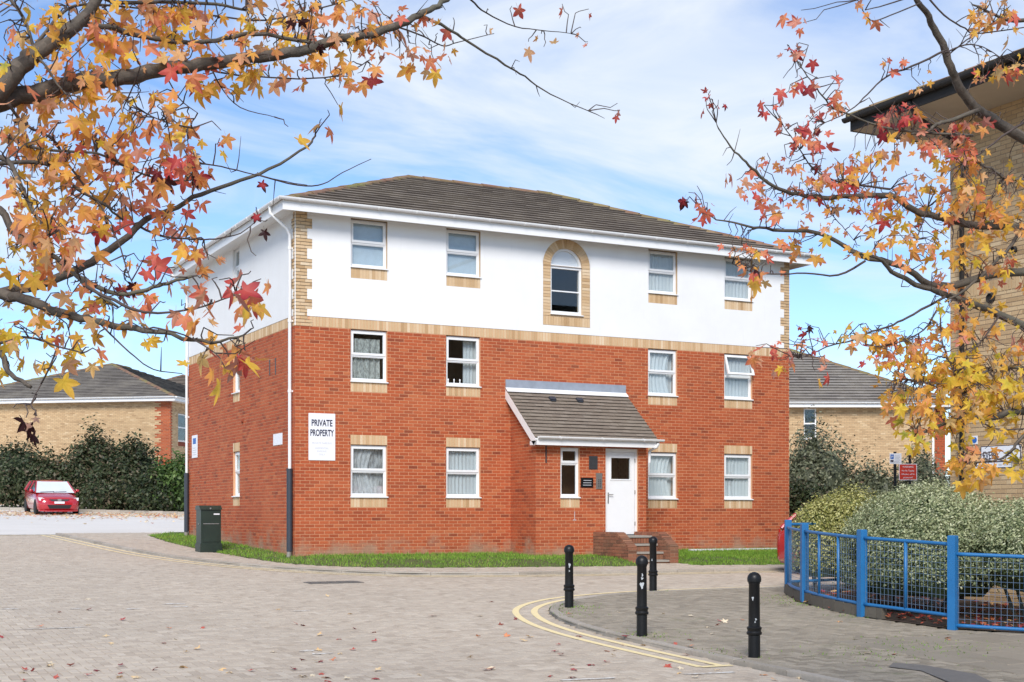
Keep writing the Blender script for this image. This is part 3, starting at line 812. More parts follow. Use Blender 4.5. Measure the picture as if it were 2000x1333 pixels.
b = MB(); RN = .014
rops = topops + archrect + silltop + quoin_ops(.27, .385) + quoin_ops(.18, .30, BW)
wall_cells(b, FF, 0, BW, BAND1, ZT + .05, rops, RN)
for i in range(n):
    g0, g1 = math.pi * i / n, math.pi * (i + 1) / n; c0, s0, c1, s1 = math.cos(g0), math.sin(g0), math.cos(g1), math.sin(g1); R_ = AO + .004
    b.poly([FF.P(AC + R_ * c0, ASP + R_ * s0, RN), FF.P(AC + R_ * c0, ZT + .05, RN), FF.P(AC + R_ * c1, ZT + .05, RN), FF.P(AC + R_ * c1, ASP + R_ * s1, RN)])
    b.poly([FF.P(AC + R_ * c0, ASP + R_ * s0, RN), FF.P(AC + R_ * c1, ASP + R_ * s1, RN), FF.P(AC + R_ * c1, ASP + R_ * s1, 0), FF.P(AC + R_ * c0, ASP + R_ * s0, 0)])
reveals(b, FF, silltop + quoin_ops(.27, .385) + quoin_ops(.18, .30, BW), RN, 0)
b.poly([FF.P(.27, BAND1, RN), FF.P(BW - .2, BAND1, RN), FF.P(BW - .2, BAND1, 0), FF.P(.27, BAND1, 0)])
sops = sidetop + [(4.28, 4.86, 6.36, 6.60)] + quoin_ops(.13, .24)
wall_cells(b, FS, 0, BD, BAND1, ZT + .05, sops, RN); reveals(b, FS, quoin_ops(.13, .24) + [(4.28, 4.86, 6.36, 6.6)], RN, 0); reveals(b, FS, sidetop, RN, -.25)
b.poly([FS.P(.13, BAND1, RN), FS.P(BD, BAND1, RN), FS.P(BD, BAND1, 0), FS.P(.13, BAND1, 0)])
b.build('white_render', M['render'], FL)

# windows
def curtain(F, u0, u1, z0, z1, n, mat, parent, folds=7, amp=.018, gather=0., name='curtain'):
    b = MB(); nu, nv = folds * 5, 5; ph = random.random() * 6
    for j in range(nv + 1):
        for i in range(nu + 1):
            f = i / nu; g = j / nv; u = u0 + (u1 - u0) * f; k = 1 - gather * math.sin(math.pi * g)
            u = u0 + (u - u0) * k if gather > 0 else u
            a = amp * (.6 + .4 * math.sin(f * 9 + ph)) * math.sin(f * folds * 2 * math.pi + ph + .5 * math.sin(3 * g + ph))
            b.v.append(tuple(F.P(u, z0 + (z1 - z0) * g, n + a)))
    for j in range(nv):
        for i in range(nu): o = j * (nu + 1) + i; b.f.append((o, o + 1, o + nu + 2, o + nu + 1)); b.t.append(0)
    return b.build(name, mat, parent, smooth=True)
def window(F, u0, u1, z0, z1, split, style, parent=FL, open_=0., rec=-.055):
    e = empty('window', F.P((u0 + u1) / 2, z0), parent); WM[e.name] = Matrix.Translation(F.P((u0 + u1) / 2, z0)).inverted()
    fw = .05; b = MB(); b.ring(F, u0 + .003, u1 - .003, z0 + .003, z1 - .006, fw, rec - .07, rec); b.fbox(F, u0 + fw, u1 - fw, split - .026, split + .026, rec - .07, rec - .001)
    b.ring(F, u0 + fw, u1 - fw, z0 + fw, split - .026, .016, rec - .045, rec - .012)
    b.build('frame', M['upvc'], e)
    # sash above
    FSa = F
    if open_:
        hinge = F.P(0, z1 - .03, rec + .02); c, s = math.cos(open_), math.sin(open_)
        FSa = Fr(hinge - Vector((0, 0, 0)), F.u, F.n * c + F.v * s, F.v * c - F.n * s)
        FSa.o = hinge - FSa.v * (z1 - .03) ; rs = 0.
    else: rs = rec
    b = MB(); b.ring(FSa, u0 + fw - .022, u1 - fw + .022, split + .008, z1 - fw + .018, .052, rs - .03, rs + .016); b.build('sash', M['upvc'], e)
    b = MB(); b.fbox(FSa, u0 + fw + .02, u1 - fw - .02, split + .05, z1 - fw - .02, rs - .012, rs - .006); b.build('pane', M['glass'], e)
    b = MB(); b.fbox(F, u0 + fw + .005, u1 - fw - .005, z0 + fw + .005, split - .03, rec - .034, rec - .028); b.build('pane', M['glass'], e)
    b = MB(); b.prism([F.P(u0 - .015, z0 - .028, -.06), F.P(u0 - .015, z0 - .028, .045), F.P(u0 - .015, z0 - .006, .045), F.P(u0 - .015, z0 + .012, rec)], F.u * (u1 - u0 + .03)); b.build('sill', M['upvc'], e)
    cn = rec - .085; a, c, l, h = u0 + .01, u1 - .01, z0 + .02, z1 - .02
    if style == 'blind': 
        q = MB(); q.fbox(F, a, c, l, h, cn - .004, cn); q.build('roller_blind', M['blind'], e)
    elif style == 'lace': curtain(F, a, c, l, h, cn, M['net'], e, 9, .02)
    elif style == 'lace2': curtain(F, a, c - .12, l, h - .16, cn, M['lace2'], e, 5, .03)
    elif style == 'drape':
        curtain(F, a, a + (c - a) * .75, l, h, cn, M['lace3'], e, 5, .03, gather=.3); curtain(F, a, c - .03, l, h, cn - .05, M['lace3'], e, 7, .02); curtain(F, a + (c - a) * .3, c - .1, l, l + .45, cn - .1, M['lace'], e, 6, .02)
        q = MB(); q.fbox(F, a, c, l + .0, l + .22, cn - .12, cn - .11); q.build('cushion', M['pinkcloth'], e)
    elif style == 'net': curtain(F, a, c, l, h, cn, M['net'], e, 8, .018)
    elif style == 'swept': curtain(F, a, a + (c - a) * .9, l, h, cn, M['net'], e, 6, .03, gather=.18); curtain(F, a, c, l, h, cn - .1, M['net'], e, 5, .02)
    elif style == 'open':
        curtain(F, a + (c - a) * .6, c, l, h, cn - .08, M['net'], e, 4, .02)
        for k in range(3):
            q = MB(); uu = a + .08 + k * .15; q.lathe([(.012, 0), (.014, .04), (.008, .055), (.018, .08), (.014, .1), (.003, .112)], tuple(F.P(uu, l + .03, cn + .06)), 10); q.build('ornament', M['upvc'], e, smooth=True)
    return e
styles = {'T': ['blind', 'blind', 'net', 'net'], 'M': ['lace2', 'open', 'swept', 'net'], 'B': ['drape', 'lace', 'swept', 'net']}
for i, (a, c) in enumerate(WX):
    window(FF, a, c, 6.60 + .025, 7.69, 7.17, styles['T'][i]); window(FF, a, c, 4.06, BAND0 - .01, 4.64, styles['M'][i], open_=.32 if i == 3 else 0.); window(FF, a, c, 1.467, 2.622, 2.04, styles['B'][i])
for a, c, z0, z1 in sideops + sidetop: window(FS, a, c, z0 + .025, z1, z0 + (z1 - z0) * .55, 'net' if z0 < 3 else 'blind')
# arched landing window
e = empty('arched_window', (AC, 0, 5.91), FL); rec = -.05
b = MB(); b.fbox(FF, AC - AI, AC - AI + .055, 5.92, ASP - .06, rec - .07, rec); b.fbox(FF, AC + AI - .055, AC + AI, 5.92, ASP - .06, rec - .07, rec); b.fbox(FF, AC - AI, AC + AI, 5.92, 5.985, rec - .07, rec + .002)
b.fbox(FF, AC - AI, AC + AI, ASP - .06, ASP + .03, rec - .07, rec + .012); b.fbox(FF, AC - AI + .055, AC + AI - .055, 6.455, 6.485, rec - .05, rec - .008)
n = 20
for i in range(n): arch_piece(b, math.pi * i / n, math.pi * (i + 1) / n, AI - .055, AI, 0, rec - .07, rec)
b.build('frame', M['upvc'], e)
for z0, z1 in ((5.99, 6.453), (6.487, ASP - .06)):
    b = MB(); b.fbox(FF, AC - AI + .05, AC + AI - .05, z0, z1, rec - .034, rec - .028); b.build('pane', M['glass'], e)
b = MB(); b.poly([FF.P(AC + (AI - .05) * math.cos(math.pi * i / n), ASP + .02 + (AI - .05) * math.sin(math.pi * i / n) * .98, rec - .03) for i in range(n + 1)]); b.build('fanlight_pane', M['glass'], e)
b = MB(); b.poly([FF.P(AC + (AI - .03) * math.cos(math.pi * i / n), ASP + .0 + (AI - .03) * math.sin(math.pi * i / n), rec - .075) for i in range(n + 1)]); b.build('fanlight_blind', M['signwhite'], e)
b = MB(); b.prism([FF.P(AC - AI - .02, 5.885, -.06), FF.P(AC - AI - .02, 5.885, .05), FF.P(AC - AI - .02, 5.905, .05), FF.P(AC - AI - .02, 5.925, rec)], FF.u * (2 * AI + .04)); b.build('sill', M['upvc'], e)

# main roof
OV, EZ, RISE = .42, 7.86, 2.13
hd = BD / 2 + OV; slope = math.hypot(hd, RISE); LL = BW + 2 * OV
R0 = Vector((-OV, -OV, EZ)); ridge_a = Vector((-OV + hd, BD / 2, EZ + RISE)); ridge_b = Vector((BW + OV - hd, BD / 2, EZ + RISE))
cor = [Vector((-OV, -OV, EZ)), Vector((BW + OV, -OV, EZ)), Vector((BW + OV, BD + OV, EZ)), Vector((-OV, BD + OV, EZ))]
b = MB(); b.poly([cor[0], cor[1], ridge_b, ridge_a]); b.poly([cor[1], cor[2], ridge_b]); b.poly([cor[2], cor[3], ridge_a, ridge_b]); b.poly([cor[3], cor[0], ridge_a])
roof = b.build('roof', M['underlay'], FL)
FRf = Fr(cor[0], (1, 0, 0), (0, -RISE, hd), (0, hd, RISE)); FRl = Fr(cor[3], (0, -1, 0), (-RISE, 0, hd), (hd, 0, RISE)); FRr = Fr(cor[1], (0, 1, 0), (RISE, 0, hd), (-hd, 0, RISE))
got = []; b = MB(); GG, GW = .342, .33
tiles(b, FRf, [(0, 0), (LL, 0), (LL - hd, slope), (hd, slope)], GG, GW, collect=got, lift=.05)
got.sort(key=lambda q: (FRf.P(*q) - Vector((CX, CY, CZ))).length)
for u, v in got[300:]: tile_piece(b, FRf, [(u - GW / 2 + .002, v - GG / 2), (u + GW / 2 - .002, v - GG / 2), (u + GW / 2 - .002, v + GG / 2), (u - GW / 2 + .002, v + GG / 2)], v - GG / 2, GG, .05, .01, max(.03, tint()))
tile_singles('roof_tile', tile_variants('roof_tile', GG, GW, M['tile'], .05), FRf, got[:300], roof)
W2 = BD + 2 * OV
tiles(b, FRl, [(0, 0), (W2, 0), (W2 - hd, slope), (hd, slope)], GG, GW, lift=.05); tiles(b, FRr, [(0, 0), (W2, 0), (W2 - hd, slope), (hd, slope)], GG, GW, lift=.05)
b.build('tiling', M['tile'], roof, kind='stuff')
up = Vector((0, 0, .03))
ridge_caps(ridge_a + up, ridge_b + up, roof, M['ridge']); 
for c, r in ((cor[0], ridge_a), (cor[3], ridge_a), (cor[1], ridge_b), (cor[2], ridge_b)): ridge_caps(c + up, r + up, roof, M['ridge'])
# eaves: fascia, soffit, gutter with brackets
b = MB(); FZ0, FZ1 = 7.645, 7.87
b.box(-OV, BW + OV, -OV, -OV + .022, FZ0, FZ1); b.box(-OV, -OV + .022, -OV + .022, BD + OV, FZ0, FZ1); b.box(BW + OV - .022, BW + OV, -OV + .022, BD + OV, FZ0, FZ1); b.build('fascia', M['fascia'], FL)
b = MB(); b.box(-OV + .022, BW + OV - .022, -OV + .022, .02, 7.725, 7.735); b.box(-OV + .022, .02, .02, BD + OV, 7.725, 7.735); b.box(BW - .02, BW + OV - .022, .02, BD + OV, 7.725, 7.735); b.build('soffit', M['fascia'], FL)
def gutter(p, q, nrm, mat, parent, r=.058, z=0., br=.9):
    p, q, nrm = Vector(p), Vector(q), Vector(nrm); d = (q - p); L = d.length; d.normalize()
    b = MB(); prof = []
    for k in range(9): g = math.pi * k / 8; prof.append((r * math.cos(g) + r, -r * math.sin(g)))
    prof += [(.004, .0), (.004, .006), (2 * r, .006)]
    pr = [p + nrm * (x) + Vector((0, 0, y)) for x, y in prof]; b.prism(pr, q - p); g_ = b.build('gutter', mat, parent)
    n = int(L / br)
    for i in range(n):
        c = MB(); o = p + d * (L * (i + .5) / n); pr = [o + nrm * (x * 1.12 - .004) + Vector((0, 0, y * 1.14 - .002)) for x, y in prof[:9]]; pr += [o + nrm * -.002 + Vector((0, 0, .02))]
        c.prism(pr, d * .035); c.build('bracket', mat, g_)
    return g_
GZ = 7.90
gutter((-OV - .12, -OV, GZ), (BW + OV + .12, -OV, GZ), (0, -1, 0), M['fascia'], FL, .06)
gutter((-OV, -OV - .0, GZ), (-OV, BD + OV, GZ), (-1, 0, 0), M['fascia'], FL, .06)
# rainwater pipes at both ends of the side wall
def downpipe(y, first):
    e = empty('drainpipe', (-.08, y, .1), FL); zk = 2.05 if first else 2.2
    b = MB(); b.tube([(-OV - .06, y + (.16 if first else 0), 7.86), (-OV - .05, y + (.16 if first else 0), 7.70), (-.14, y, 7.36), (-.075, y, 7.22), (-.075, y, zk)], .036, 12); b.build('pipe', M['fascia'], e, smooth=True, auto=40)
    b = MB()
    for z in (6.9, 5.3, 3.75): b.tube([(-.075, y, z), (-.075, y, z + .06)], .045, 12); b.box(-.075, -.0, y - .02, y + .02, z + .01, z + .05)
    b.build('clip', M['fascia'], e)
    gz = G(y) + .1
    b = MB(); b.tube([(-.08, y, gz + .14), (-.08, y, zk + .02)], .066, 14); b.build('pipe_guard', M['slate'], e, smooth=True, auto=40)
    b = MB(); b.tube([(-.085, y, gz + .16), (-.10, y, gz - .02)], .05, 10); b.build('shoe', M['concrete'], e)
downpipe(.16, True); downpipe(9.22, False)
# small fittings on the side wall
b = MB()
b.fbox(FS, 1.80, 1.86, 4.28, 4.66, 0, .012); b.fbox(FS, 1.36, 1.42, 4.26, 4.64, 0, .012); b.build('slot_vent', M['grille'], FL)
b = MB(); b.lathe([(.05, 0), (.05, .03), (.02, .05)], (0, 0, 0), 12); o = b.build('vent_cap', M['brick'], FL); o.matrix_world = Matrix.Translation((-.006, 4.0, 3.35)) @ Matrix.Rotation(rad(-90), 4, 'Y')

# porch
FPf = Fr((0, PY, 0), (1, 0, 0), (0, -1, 0)); FPl = Fr((PX0, 0, 0), (0, -1, 0), (-1, 0, 0)); FPr = Fr((PX1, 0, 0), (0, -1, 0), (1, 0, 0))
pw = (5.97, 6.48, 1.442, 2.62); pd = (7.19, 8.09, .575, 2.63); PTOP = 2.74
pops = [pw, pd]; psill = [(5.97, 6.48, 1.22, 1.442)]
RZ = lambda y: 4.03 + (y) * (4.03 - 2.80) / 1.50     # roof underside height at y (negative)
b = MB(); wall_cells(b, FPf, PX0, PX1, ZB - .3, PTOP, pops, 0); wall_cells(b, FPf, PX0 + .1, PX1 - .1, ZB - .3, PTOP, pops, -.2); reveals(b, FPf, pops, 0, -.2)
b.poly([FPl.P(0, ZB - .3), FPl.P(-PY, ZB - .3), FPl.P(-PY, RZ(PY) - .02), FPl.P(0, RZ(0) - .02)]); b.poly([FPr.P(0, ZB - .3), FPr.P(-PY, ZB - .3), FPr.P(-PY, RZ(PY) - .02), FPr.P(0, RZ(0) - .02)])
b.box(PX0 + .1, PX1 - .1, PY + .2, -.3, .5, .57)
porch = b.build('porch_wall', M['mortar'], FL)
rows = courses(PX0, PX1, ZB, PTOP, pops + psill); near, rest = split_near(rows, FPf, 70, minz=.3)
singles('brick', BRK, FPf, [((r[0] + r[1]) / 2, (r[2] + r[3]) / 2) for r in near], porch); red = MB()
for r in rest: red.brick(FPf, *r, tint())
lim = lambda zm, l: (0, -PY) if zm < RZ(PY) - .05 else ((0, max(.0, (RZ(0) - .05 - zm) / (1.23 / 1.5))) if zm < RZ(0) - .06 else None)
for Fx in (FPl, FPr):
    for r in courses(0, -PY, ZB, 4.0, [], lim, shift=1): red.brick(Fx, *r, tint())
red.build('brickwork', M['brick'], porch, kind='stuff')
cb = MB(); SO = []; soldiers(FPf, *psill[0])
for s in SO: q = MB(); q.brick(s[0], *s[1:], tint(), n1=.0065); q.build('cream_brick', M['cream'], porch)
window(FPf, 5.97, 6.48, 1.467, 2.615, 2.25, 'none')
# porch door
d = empty('door', (7.64, PY, .575), FL); rec = -.05
b = MB(); b.fbox(FPf, 7.19, 7.25, .585, 2.62, rec - .07, rec); b.fbox(FPf, 8.03, 8.09, .585, 2.62, rec - .07, rec); b.fbox(FPf, 7.25, 8.03, 2.54, 2.62, rec - .07, rec); b.build('door_frame', M['upvc'], d)
b = MB(); dl = [(7.37, 7.90, 1.90, 2.40)]; r0, r1 = rec - .05, rec - .004
wall_cells(b, FPf, 7.256, 8.024, .60, 2.535, dl, r1); wall_cells(b, FPf, 7.256, 8.024, .60, 2.535, dl, r0); reveals(b, FPf, dl, r1, r0); b.fbox(FPf, 7.256, 8.024, .592, .60, r0, r1); b.ring(FPf, 7.34, 7.93, 1.87, 2.43, .03, r1, r1 + .012); b.build('door_leaf', M['upvc'], d)
b = MB(); b.fbox(FPf, 7.37, 7.90, 1.90, 2.40, rec - .03, rec - .024); b.build('pane', M['glass'], d)
b = MB(); b.fbox(FPf, 7.275, 7.305, 1.32, 1.58, r1, r1 + .01); b.tube([FPf.P(7.29, 1.53, r1), FPf.P(7.29, 1.53, r1 + .05), FPf.P(7.40, 1.53, r1 + .05)], .011, 8); b.build('handle', M['steel'], d)
b = MB()
for z in (.8, 1.55, 2.3): b.fbox(FPf, 8.02, 8.04, z, z + .09, r1, r1 + .018)
b.build('hinge', M['steel'], d)
b = MB(); b.fbox(FPf, 7.19, 8.09, .55, .59, -.12, .03); b.build('threshold', M['slate'], d)
# porch fittings
b = MB(); b.fbox(FPf, 6.73, 6.96, 2.12, 2.43, .004, .02); g = b.build('wall_vent', M['grille'], FL)
q = MB()
for k in range(8): q.fbox(FPf, 6.745, 6.945, 2.14 + k * .035, 2.155 + k * .035, .02, .03)
q.build('louvre', M['grille'], g)
b = MB(); b.fbox(FPf, 6.51, 6.84, 1.69, 1.92, .004, .018); nb = b.build('name_plate', M['black'], FL)
q = MB()
for k in range(3): q.fbox(FPf, 6.56 + .01 * k, 6.79, 1.74 + k * .055, 1.752 + k * .055, .018, .0195)
q.build('plate_line', M['faint'], nb)
b = MB(); b.fbox(FPf, 6.92, 7.085, 1.66, 2.03, .004, .022); kp = b.build('entry_keypad', M['steel'], FL)
for i in range(2):
    for j in range(5): q = MB(); q.fbox(FPf, 6.975 + i * .05, 7.0 + i * .05, 1.70 + j * .04, 1.722 + j * .04, .022, .028); q.build('button', M['grille'], kp)
b = MB(); b.fbox(FPf, 5.57, 5.60, 2.25, 2.64, .004, .02); b.build('cable_cover', M['grille'], FL)
b = MB(); b.fbox(FPf, 6.34, 6.352, .93, 1.13, .0062, .0075); b.fbox(FPf, 6.30, 6.39, .925, .94, .0062, .0075); b.build('chalk_mark', M['faint'], FL)
# porch roof
PX_0, PX_1 = 5.20, 8.50; E0 = -1.50; ps = math.hypot(1.5, 1.23)
FPo = Fr((PX_0, E0, 2.80), (1, 0, 0), (0, -1.23, 1.5), (0, 1.5, 1.23))
b = MB(); b.fbox(FPo, 0, PX_1 - PX_0, 0, ps, -.05, 0); proof = b.build('porch_roof', M['underlay'], FL)
got = []; b = MB(); tiles(b, FPo, [(-.02, -.04), (PX_1 - PX_0 + .02, -.04), (PX_1 - PX_0 + .02, ps), (-.02, ps)], .137, .208, collect=got, lift=.036)
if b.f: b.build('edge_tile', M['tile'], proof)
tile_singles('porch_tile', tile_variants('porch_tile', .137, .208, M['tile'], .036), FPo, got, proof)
b = MB(); b.box(PX_0 - .02, PX_1 + .02, -.03, -.008, 4.05, 4.26); b.build('lead_flashing', M['lead'], FL)
b = MB(); FA = FPo; b.fbox(FA, -.03, PX_1 - PX_0 + .03, ps - .16, ps + .0, .038, .05); b.build('white_cover_strip', M['fascia'], FL)
for x in (1.0, 1.75):
    b = MB(); b.fbox(FPo, x, x + .16, 1.50, 1.62, .02, .07); b.fbox(FPo, x + .02, x + .14, 1.47, 1.5, .02, .05); b.build('roof_vent', M['slate'], proof)
b = MB(); FV = Fr((PX_0, E0, 2.80), (0, 1.5, 1.23), (-1, 0, 0), (0, -1.23, 1.5)); b.fbox(FV, -.06, ps, -.17, .0, .0, .022); b.build('bargeboard', M['fascia'], FL)
b = MB(); FV2 = Fr((PX_1, E0, 2.80), (0, 1.5, 1.23), (1, 0, 0), (0, -1.23, 1.5)); b.fbox(FV2, -.06, ps, -.17, .0, .0, .022); b.build('bargeboard', M['fascia'], FL)
b = MB(); b.box(PX_0 - .02, PX_1 - .05, E0 - .012, E0 + .01, 2.645, 2.80); b.box(PX_0, PX_1 - .03, E0 + .01, PY - .001, 2.66, 2.672); b.box(PX_0 - .022, PX_0 + .0, E0 - .012, PY + .02, 2.645, 2.74); b.build('porch_fascia', M['fascia'], FL)
gutter((PX_0 + .03, E0 - .012, 2.835), (PX_1 + .12, E0 - .012, 2.835), (0, -1, 0), M['fascia'], FL, .052, br=1.1)
b = MB(); b.tube([(PX_1 - .02, E0 - .06, 2.75), (PX_1 - .06, E0 - .02, 2.66), (PX_1 - .12, PY - .06, 2.58), (PX_1 - .12, PY - .05, 2.3)], .034, 10); b.build('porch_pipe', M['fascia'], FL)
# entrance steps with brick wing walls
def wing(x0, x1, label):
    zb = -.35; prof = [(PY, zb), (-2.80, zb), (-2.80, .30), (-2.28, .62), (PY, .62)]
    b = MB(); b.prism([Vector((x0 + .004, y, z)) for y, z in prof], Vector((x1 - x0 - .008, 0, 0))); w = b.build('wing_wall', M['wingmortar'], FL)
    red = MB(); Fo = Fr((x0, PY, 0), (0, -1, 0), (-1, 0, 0)); Fi = Fr((x1, PY, 0), (0, -1, 0), (1, 0, 0)); Ff = Fr((x0, -2.80, 0), (1, 0, 0), (0, -1, 0))
    lm = lambda zm, l: (0, 1.54) if zm < .30 else (0, 1.54 - (zm - .30) / .32 * .52)
    for Fx in (Fo, Fi):
        for r in courses(0, 1.54, ZB, .60, [], lm): red.brick(Fx, *r, tint())
    for r in courses(0, x1 - x0, ZB, .29, []): red.brick(Ff, *r, tint())
    red.build('brickwork', M['wingbrick'], w, kind='stuff')
    # brick-on-edge coping along flat and slope
    path = [(PY - .003, .62), (-2.28, .62), (-2.80, .30), (-2.815, .02)]
    for i in range(2):
        (ya, za), (yb, zb_) = path[i], path[i + 1]; L = math.hypot(yb - ya, zb_ - za); n = round(L / .075); dv = Vector((0, (yb - ya) / L, (zb_ - za) / L)); Fc = Fr((x0 - .006, ya, za), (1, 0, 0), Vector((1, 0, 0)).cross(-dv) * (1 if True else -1), dv)
        if Fc.n.z < 0: Fc.n = -Fc.n
        for k in range(n): q = MB(); q.brick(Fc, 0, x1 - x0 + .012, k * L / n + .004, (k + 1) * L / n - .004, tint(), n0=-.01, n1=.035, c=.004); q.build('coping_brick', M['wingbrick'], w)
wing(6.85, 7.07, ''); wing(7.98, 8.20, '')
b = MB(); b.box(7.07, 7.98, -2.02, PY, -.4, .54); b.build('landing', M['wingmortar'], FL)
rb = MB(); Fst = Fr((7.07, -2.02, 0), (1, 0, 0), (0, -1, 0))
sd_ = [(-2.02, .57, .0), (-2.26, .385, 0), (-2.50, .205, 0), (-2.74, .025, 0)]
for i, (y, z, _) in enumerate(sd_):
    q = MB(); yb = -1.27 if i == 0 else sd_[i - 1][0] + .0
    q.box(7.075, 7.975, y - .03, yb, z - .045, z, tint()); q.build('step_tread', M['concrete'], FL)
    Fst = Fr((7.075, y, 0), (1, 0, 0), (0, -1, 0)); q = MB(); q.box(7.075, 7.975, y, y + .3, -.4, z - .046); q.build('step_riser', M['wingmortar'], FL); q = MB()
    for k in range(12): q.brick(Fst, k * .075 + .004, (k + 1) * .075 - .004, z - .18, z - .05, tint())
    q.build('riser_brick', M['wingbrick'], FL, kind='stuff')

# ------------------------------------------------------------------ grass round the flats
GE = np.array(GRASS_EDGE)
def bank(x, y):
    d = float(np.min(np.hypot(GE[:, 0] - x, GE[:, 1] - y))) if x < 6.9 else max(0., y + 3.42 + .137 * max(0, x - 8.2))
    return .040 + .115 * min(1, d / .9) * (1 if x < 6.9 else min(1, max(0, (x - 8.15) / .7)))
gp1 = GRASS_EDGE + [(6.84, -3.4), (6.84, -.02), (.02, -.02), (.02, 11.3)]
gp2 = [(8.21, -3.42), (10, -3.75), (16, -4.5), (16, -.02), (8.21, -.02)]
import bmesh
for nm, gp in (('lawn', gp1), ('lawn', gp2)):
    bm = bmesh.new(); bm.faces.new([bm.verts.new((x, y, 0)) for x, y in gp]); bmesh.ops.triangulate(bm, faces=bm.faces[:])
    for k in range(-12, 36): bmesh.ops.bisect_plane(bm, geom=bm.faces[:] + bm.edges[:] + bm.verts[:], plane_co=(0, k * .333, 0), plane_no=(0, 1, 0))
    for k in range(-3, 48): bmesh.ops.bisect_plane(bm, geom=bm.faces[:] + bm.edges[:] + bm.verts[:], plane_co=(k * .35, 0, 0), plane_no=(1, 0, 0))
    for v in bm.verts: v.co.z = G(v.co.y) + bank(v.co.x, v.co.y)
    m = bpy.data.meshes.new(nm); bm.to_mesh(m); bm.free(); m.materials.append(M['grassbase']); struct(link(nm, m))
rng = np.random.default_rng(3)
def blades(polys, n, hmin, hmax):
    b = MB(); k = 0
    while k < n:
        gp = polys[0] if rng.random() < .62 else polys[1]
        xs = [p[0] for p in gp]; ys = [p[1] for p in gp]; x, y = rng.uniform(min(xs), max(xs)), rng.uniform(min(ys), max(ys))
        if not inside(gp, x, y) or (0 < x < BW and y > -.01) or (PX0 < x < PX1 and y > PY): continue
        pn = math.sin(x * 2.1 + 1.3 * math.sin(y * 1.7)) * math.sin(y * 2.6 + x * .6) + .5 * math.sin(x * 6.3 + y * 4.1)
        if pn < -.55 and rng.random() < .62: continue
        z = G(y) + bank(x, y) - .004; h = rng.uniform(hmin, hmax) * (1.5 if rng.random() < .05 else 1); a = rng.uniform(0, 6.28); w = rng.uniform(.004, .009)
        lx, ly = rng.normal(0, .025, 2); t = min(1, max(0, rng.normal(.5 + .2 * pn, .22)))
        b.poly([(x - w * math.cos(a), y - w * math.sin(a), z), (x + w * math.cos(a), y + w * math.sin(a), z), (x + lx, y + ly, z + h)], t); k += 1
    return b
g = blades([gp1, gp2], 52000, .035, .075).build('grass', M['grass']); g['kind'] = 'stuff'; tag(g, 'short green grass growing round the foot of the flats', 'grass')
# weeds and moss tufts at bollard feet, kerb and fence
wb = MB()
for c, n, s in (((.67, -10.96), 170, .26), ((-.25, -14.43), 150, .25), ((3.66, -8.7), 60, .15), ((5.2, -10.9), 260, .35), ((4.6, -11.7), 220, .3), ((.1, -11.8), 90, .3), ((2.6, -16.4), 260, .5), ((1.2, -17.0), 180, .45), ((4.05, -13.4), 60, .15), ((-.4, -16.2), 90, .35)):
    for _ in range(n):
        x, y = rng.normal(c[0], s), rng.normal(c[1], s)
        if not is_near(x, y): continue
        z = G(y) + .046; h = rng.uniform(.008, .035); a = rng.uniform(0, 6.28); w = rng.uniform(.004, .01)
        wb.poly([(x - w * math.cos(a), y - w * math.sin(a), z), (x + w * math.cos(a), y + w * math.sin(a), z), (x + rng.normal(0, .02), y + rng.normal(0, .02), z + h)], float(np.clip(rng.normal(.45, .25), 0, 1)))
g = wb.build('weeds', M['grass']); g['kind'] = 'stuff'; tag(g, 'low weeds and moss in the pavement joints', 'weeds')
b = MB(); b.box(10.2, 13.5, -.42, -.30, .10, .19); o = b.build('white_board', M['signwhite']); tag(o, 'long white board lying on the grass against the brick wall', 'board')
for q in (o,): q.rotation_euler = (0, 0, 0)

# ------------------------------------------------------------------ signs on the flats
def board(name, F, u0, u1, v0, v1, mat, label, cat='sign', n0=.008, n1=.016):
    e = empty(name, F.P((u0 + u1) / 2, v0)); b = MB(); b.fbox(F, u0, u1, v0, v1, n0, n1); b.build('board', mat, e); tag(e, label, cat); return e
e = board('wall_sign', FF, .30, .92, 2.26, 3.30, M['signwhite'], 'white PRIVATE PROPERTY board on the red brick near the corner')
text('PRIVATE', FF, .61, 3.02, .20, M['ink'], e, .0165, .66, bold=.005); text('PROPERTY', FF, .61, 2.80, .20, M['ink'], e, .0165, .575, bold=.005)
for s, v, z in (('PRIVATE PARKING', 2.62, .062), ('RESIDENTIAL', 2.51, .058), ('PARKING', 2.44, .058), ('ONLY', 2.37, .058)): text(s, FF, .61, v, z, M['faint'], e, .0165, .92)
e = board('wall_sign', FS, .88, 1.54, 2.64, 2.90, M['signwhite'], 'small blank white plate on the side wall beside the drainpipe')
e = board('wall_sign', FS, 8.30, 8.88, 2.62, 3.24, M['signwhite'], 'narrow white notice on the far end of the side wall')
b = MB(); FSm = Fr(FS.P(8.88, 0), (0, -1, 0), (-1, 0, 0)); b.fbox(FSm, .12, .44, 3.0, 3.16, .0165, .018); b.build('notice_mark', M['pblue'], e)
b = MB()
for k in range(4): b.fbox(FSm, .1, .48 - .05 * (k % 2), 2.70 + k * .06, 2.715 + k * .06, .0165, .018)
b.build('notice_line', M['faint'], e)

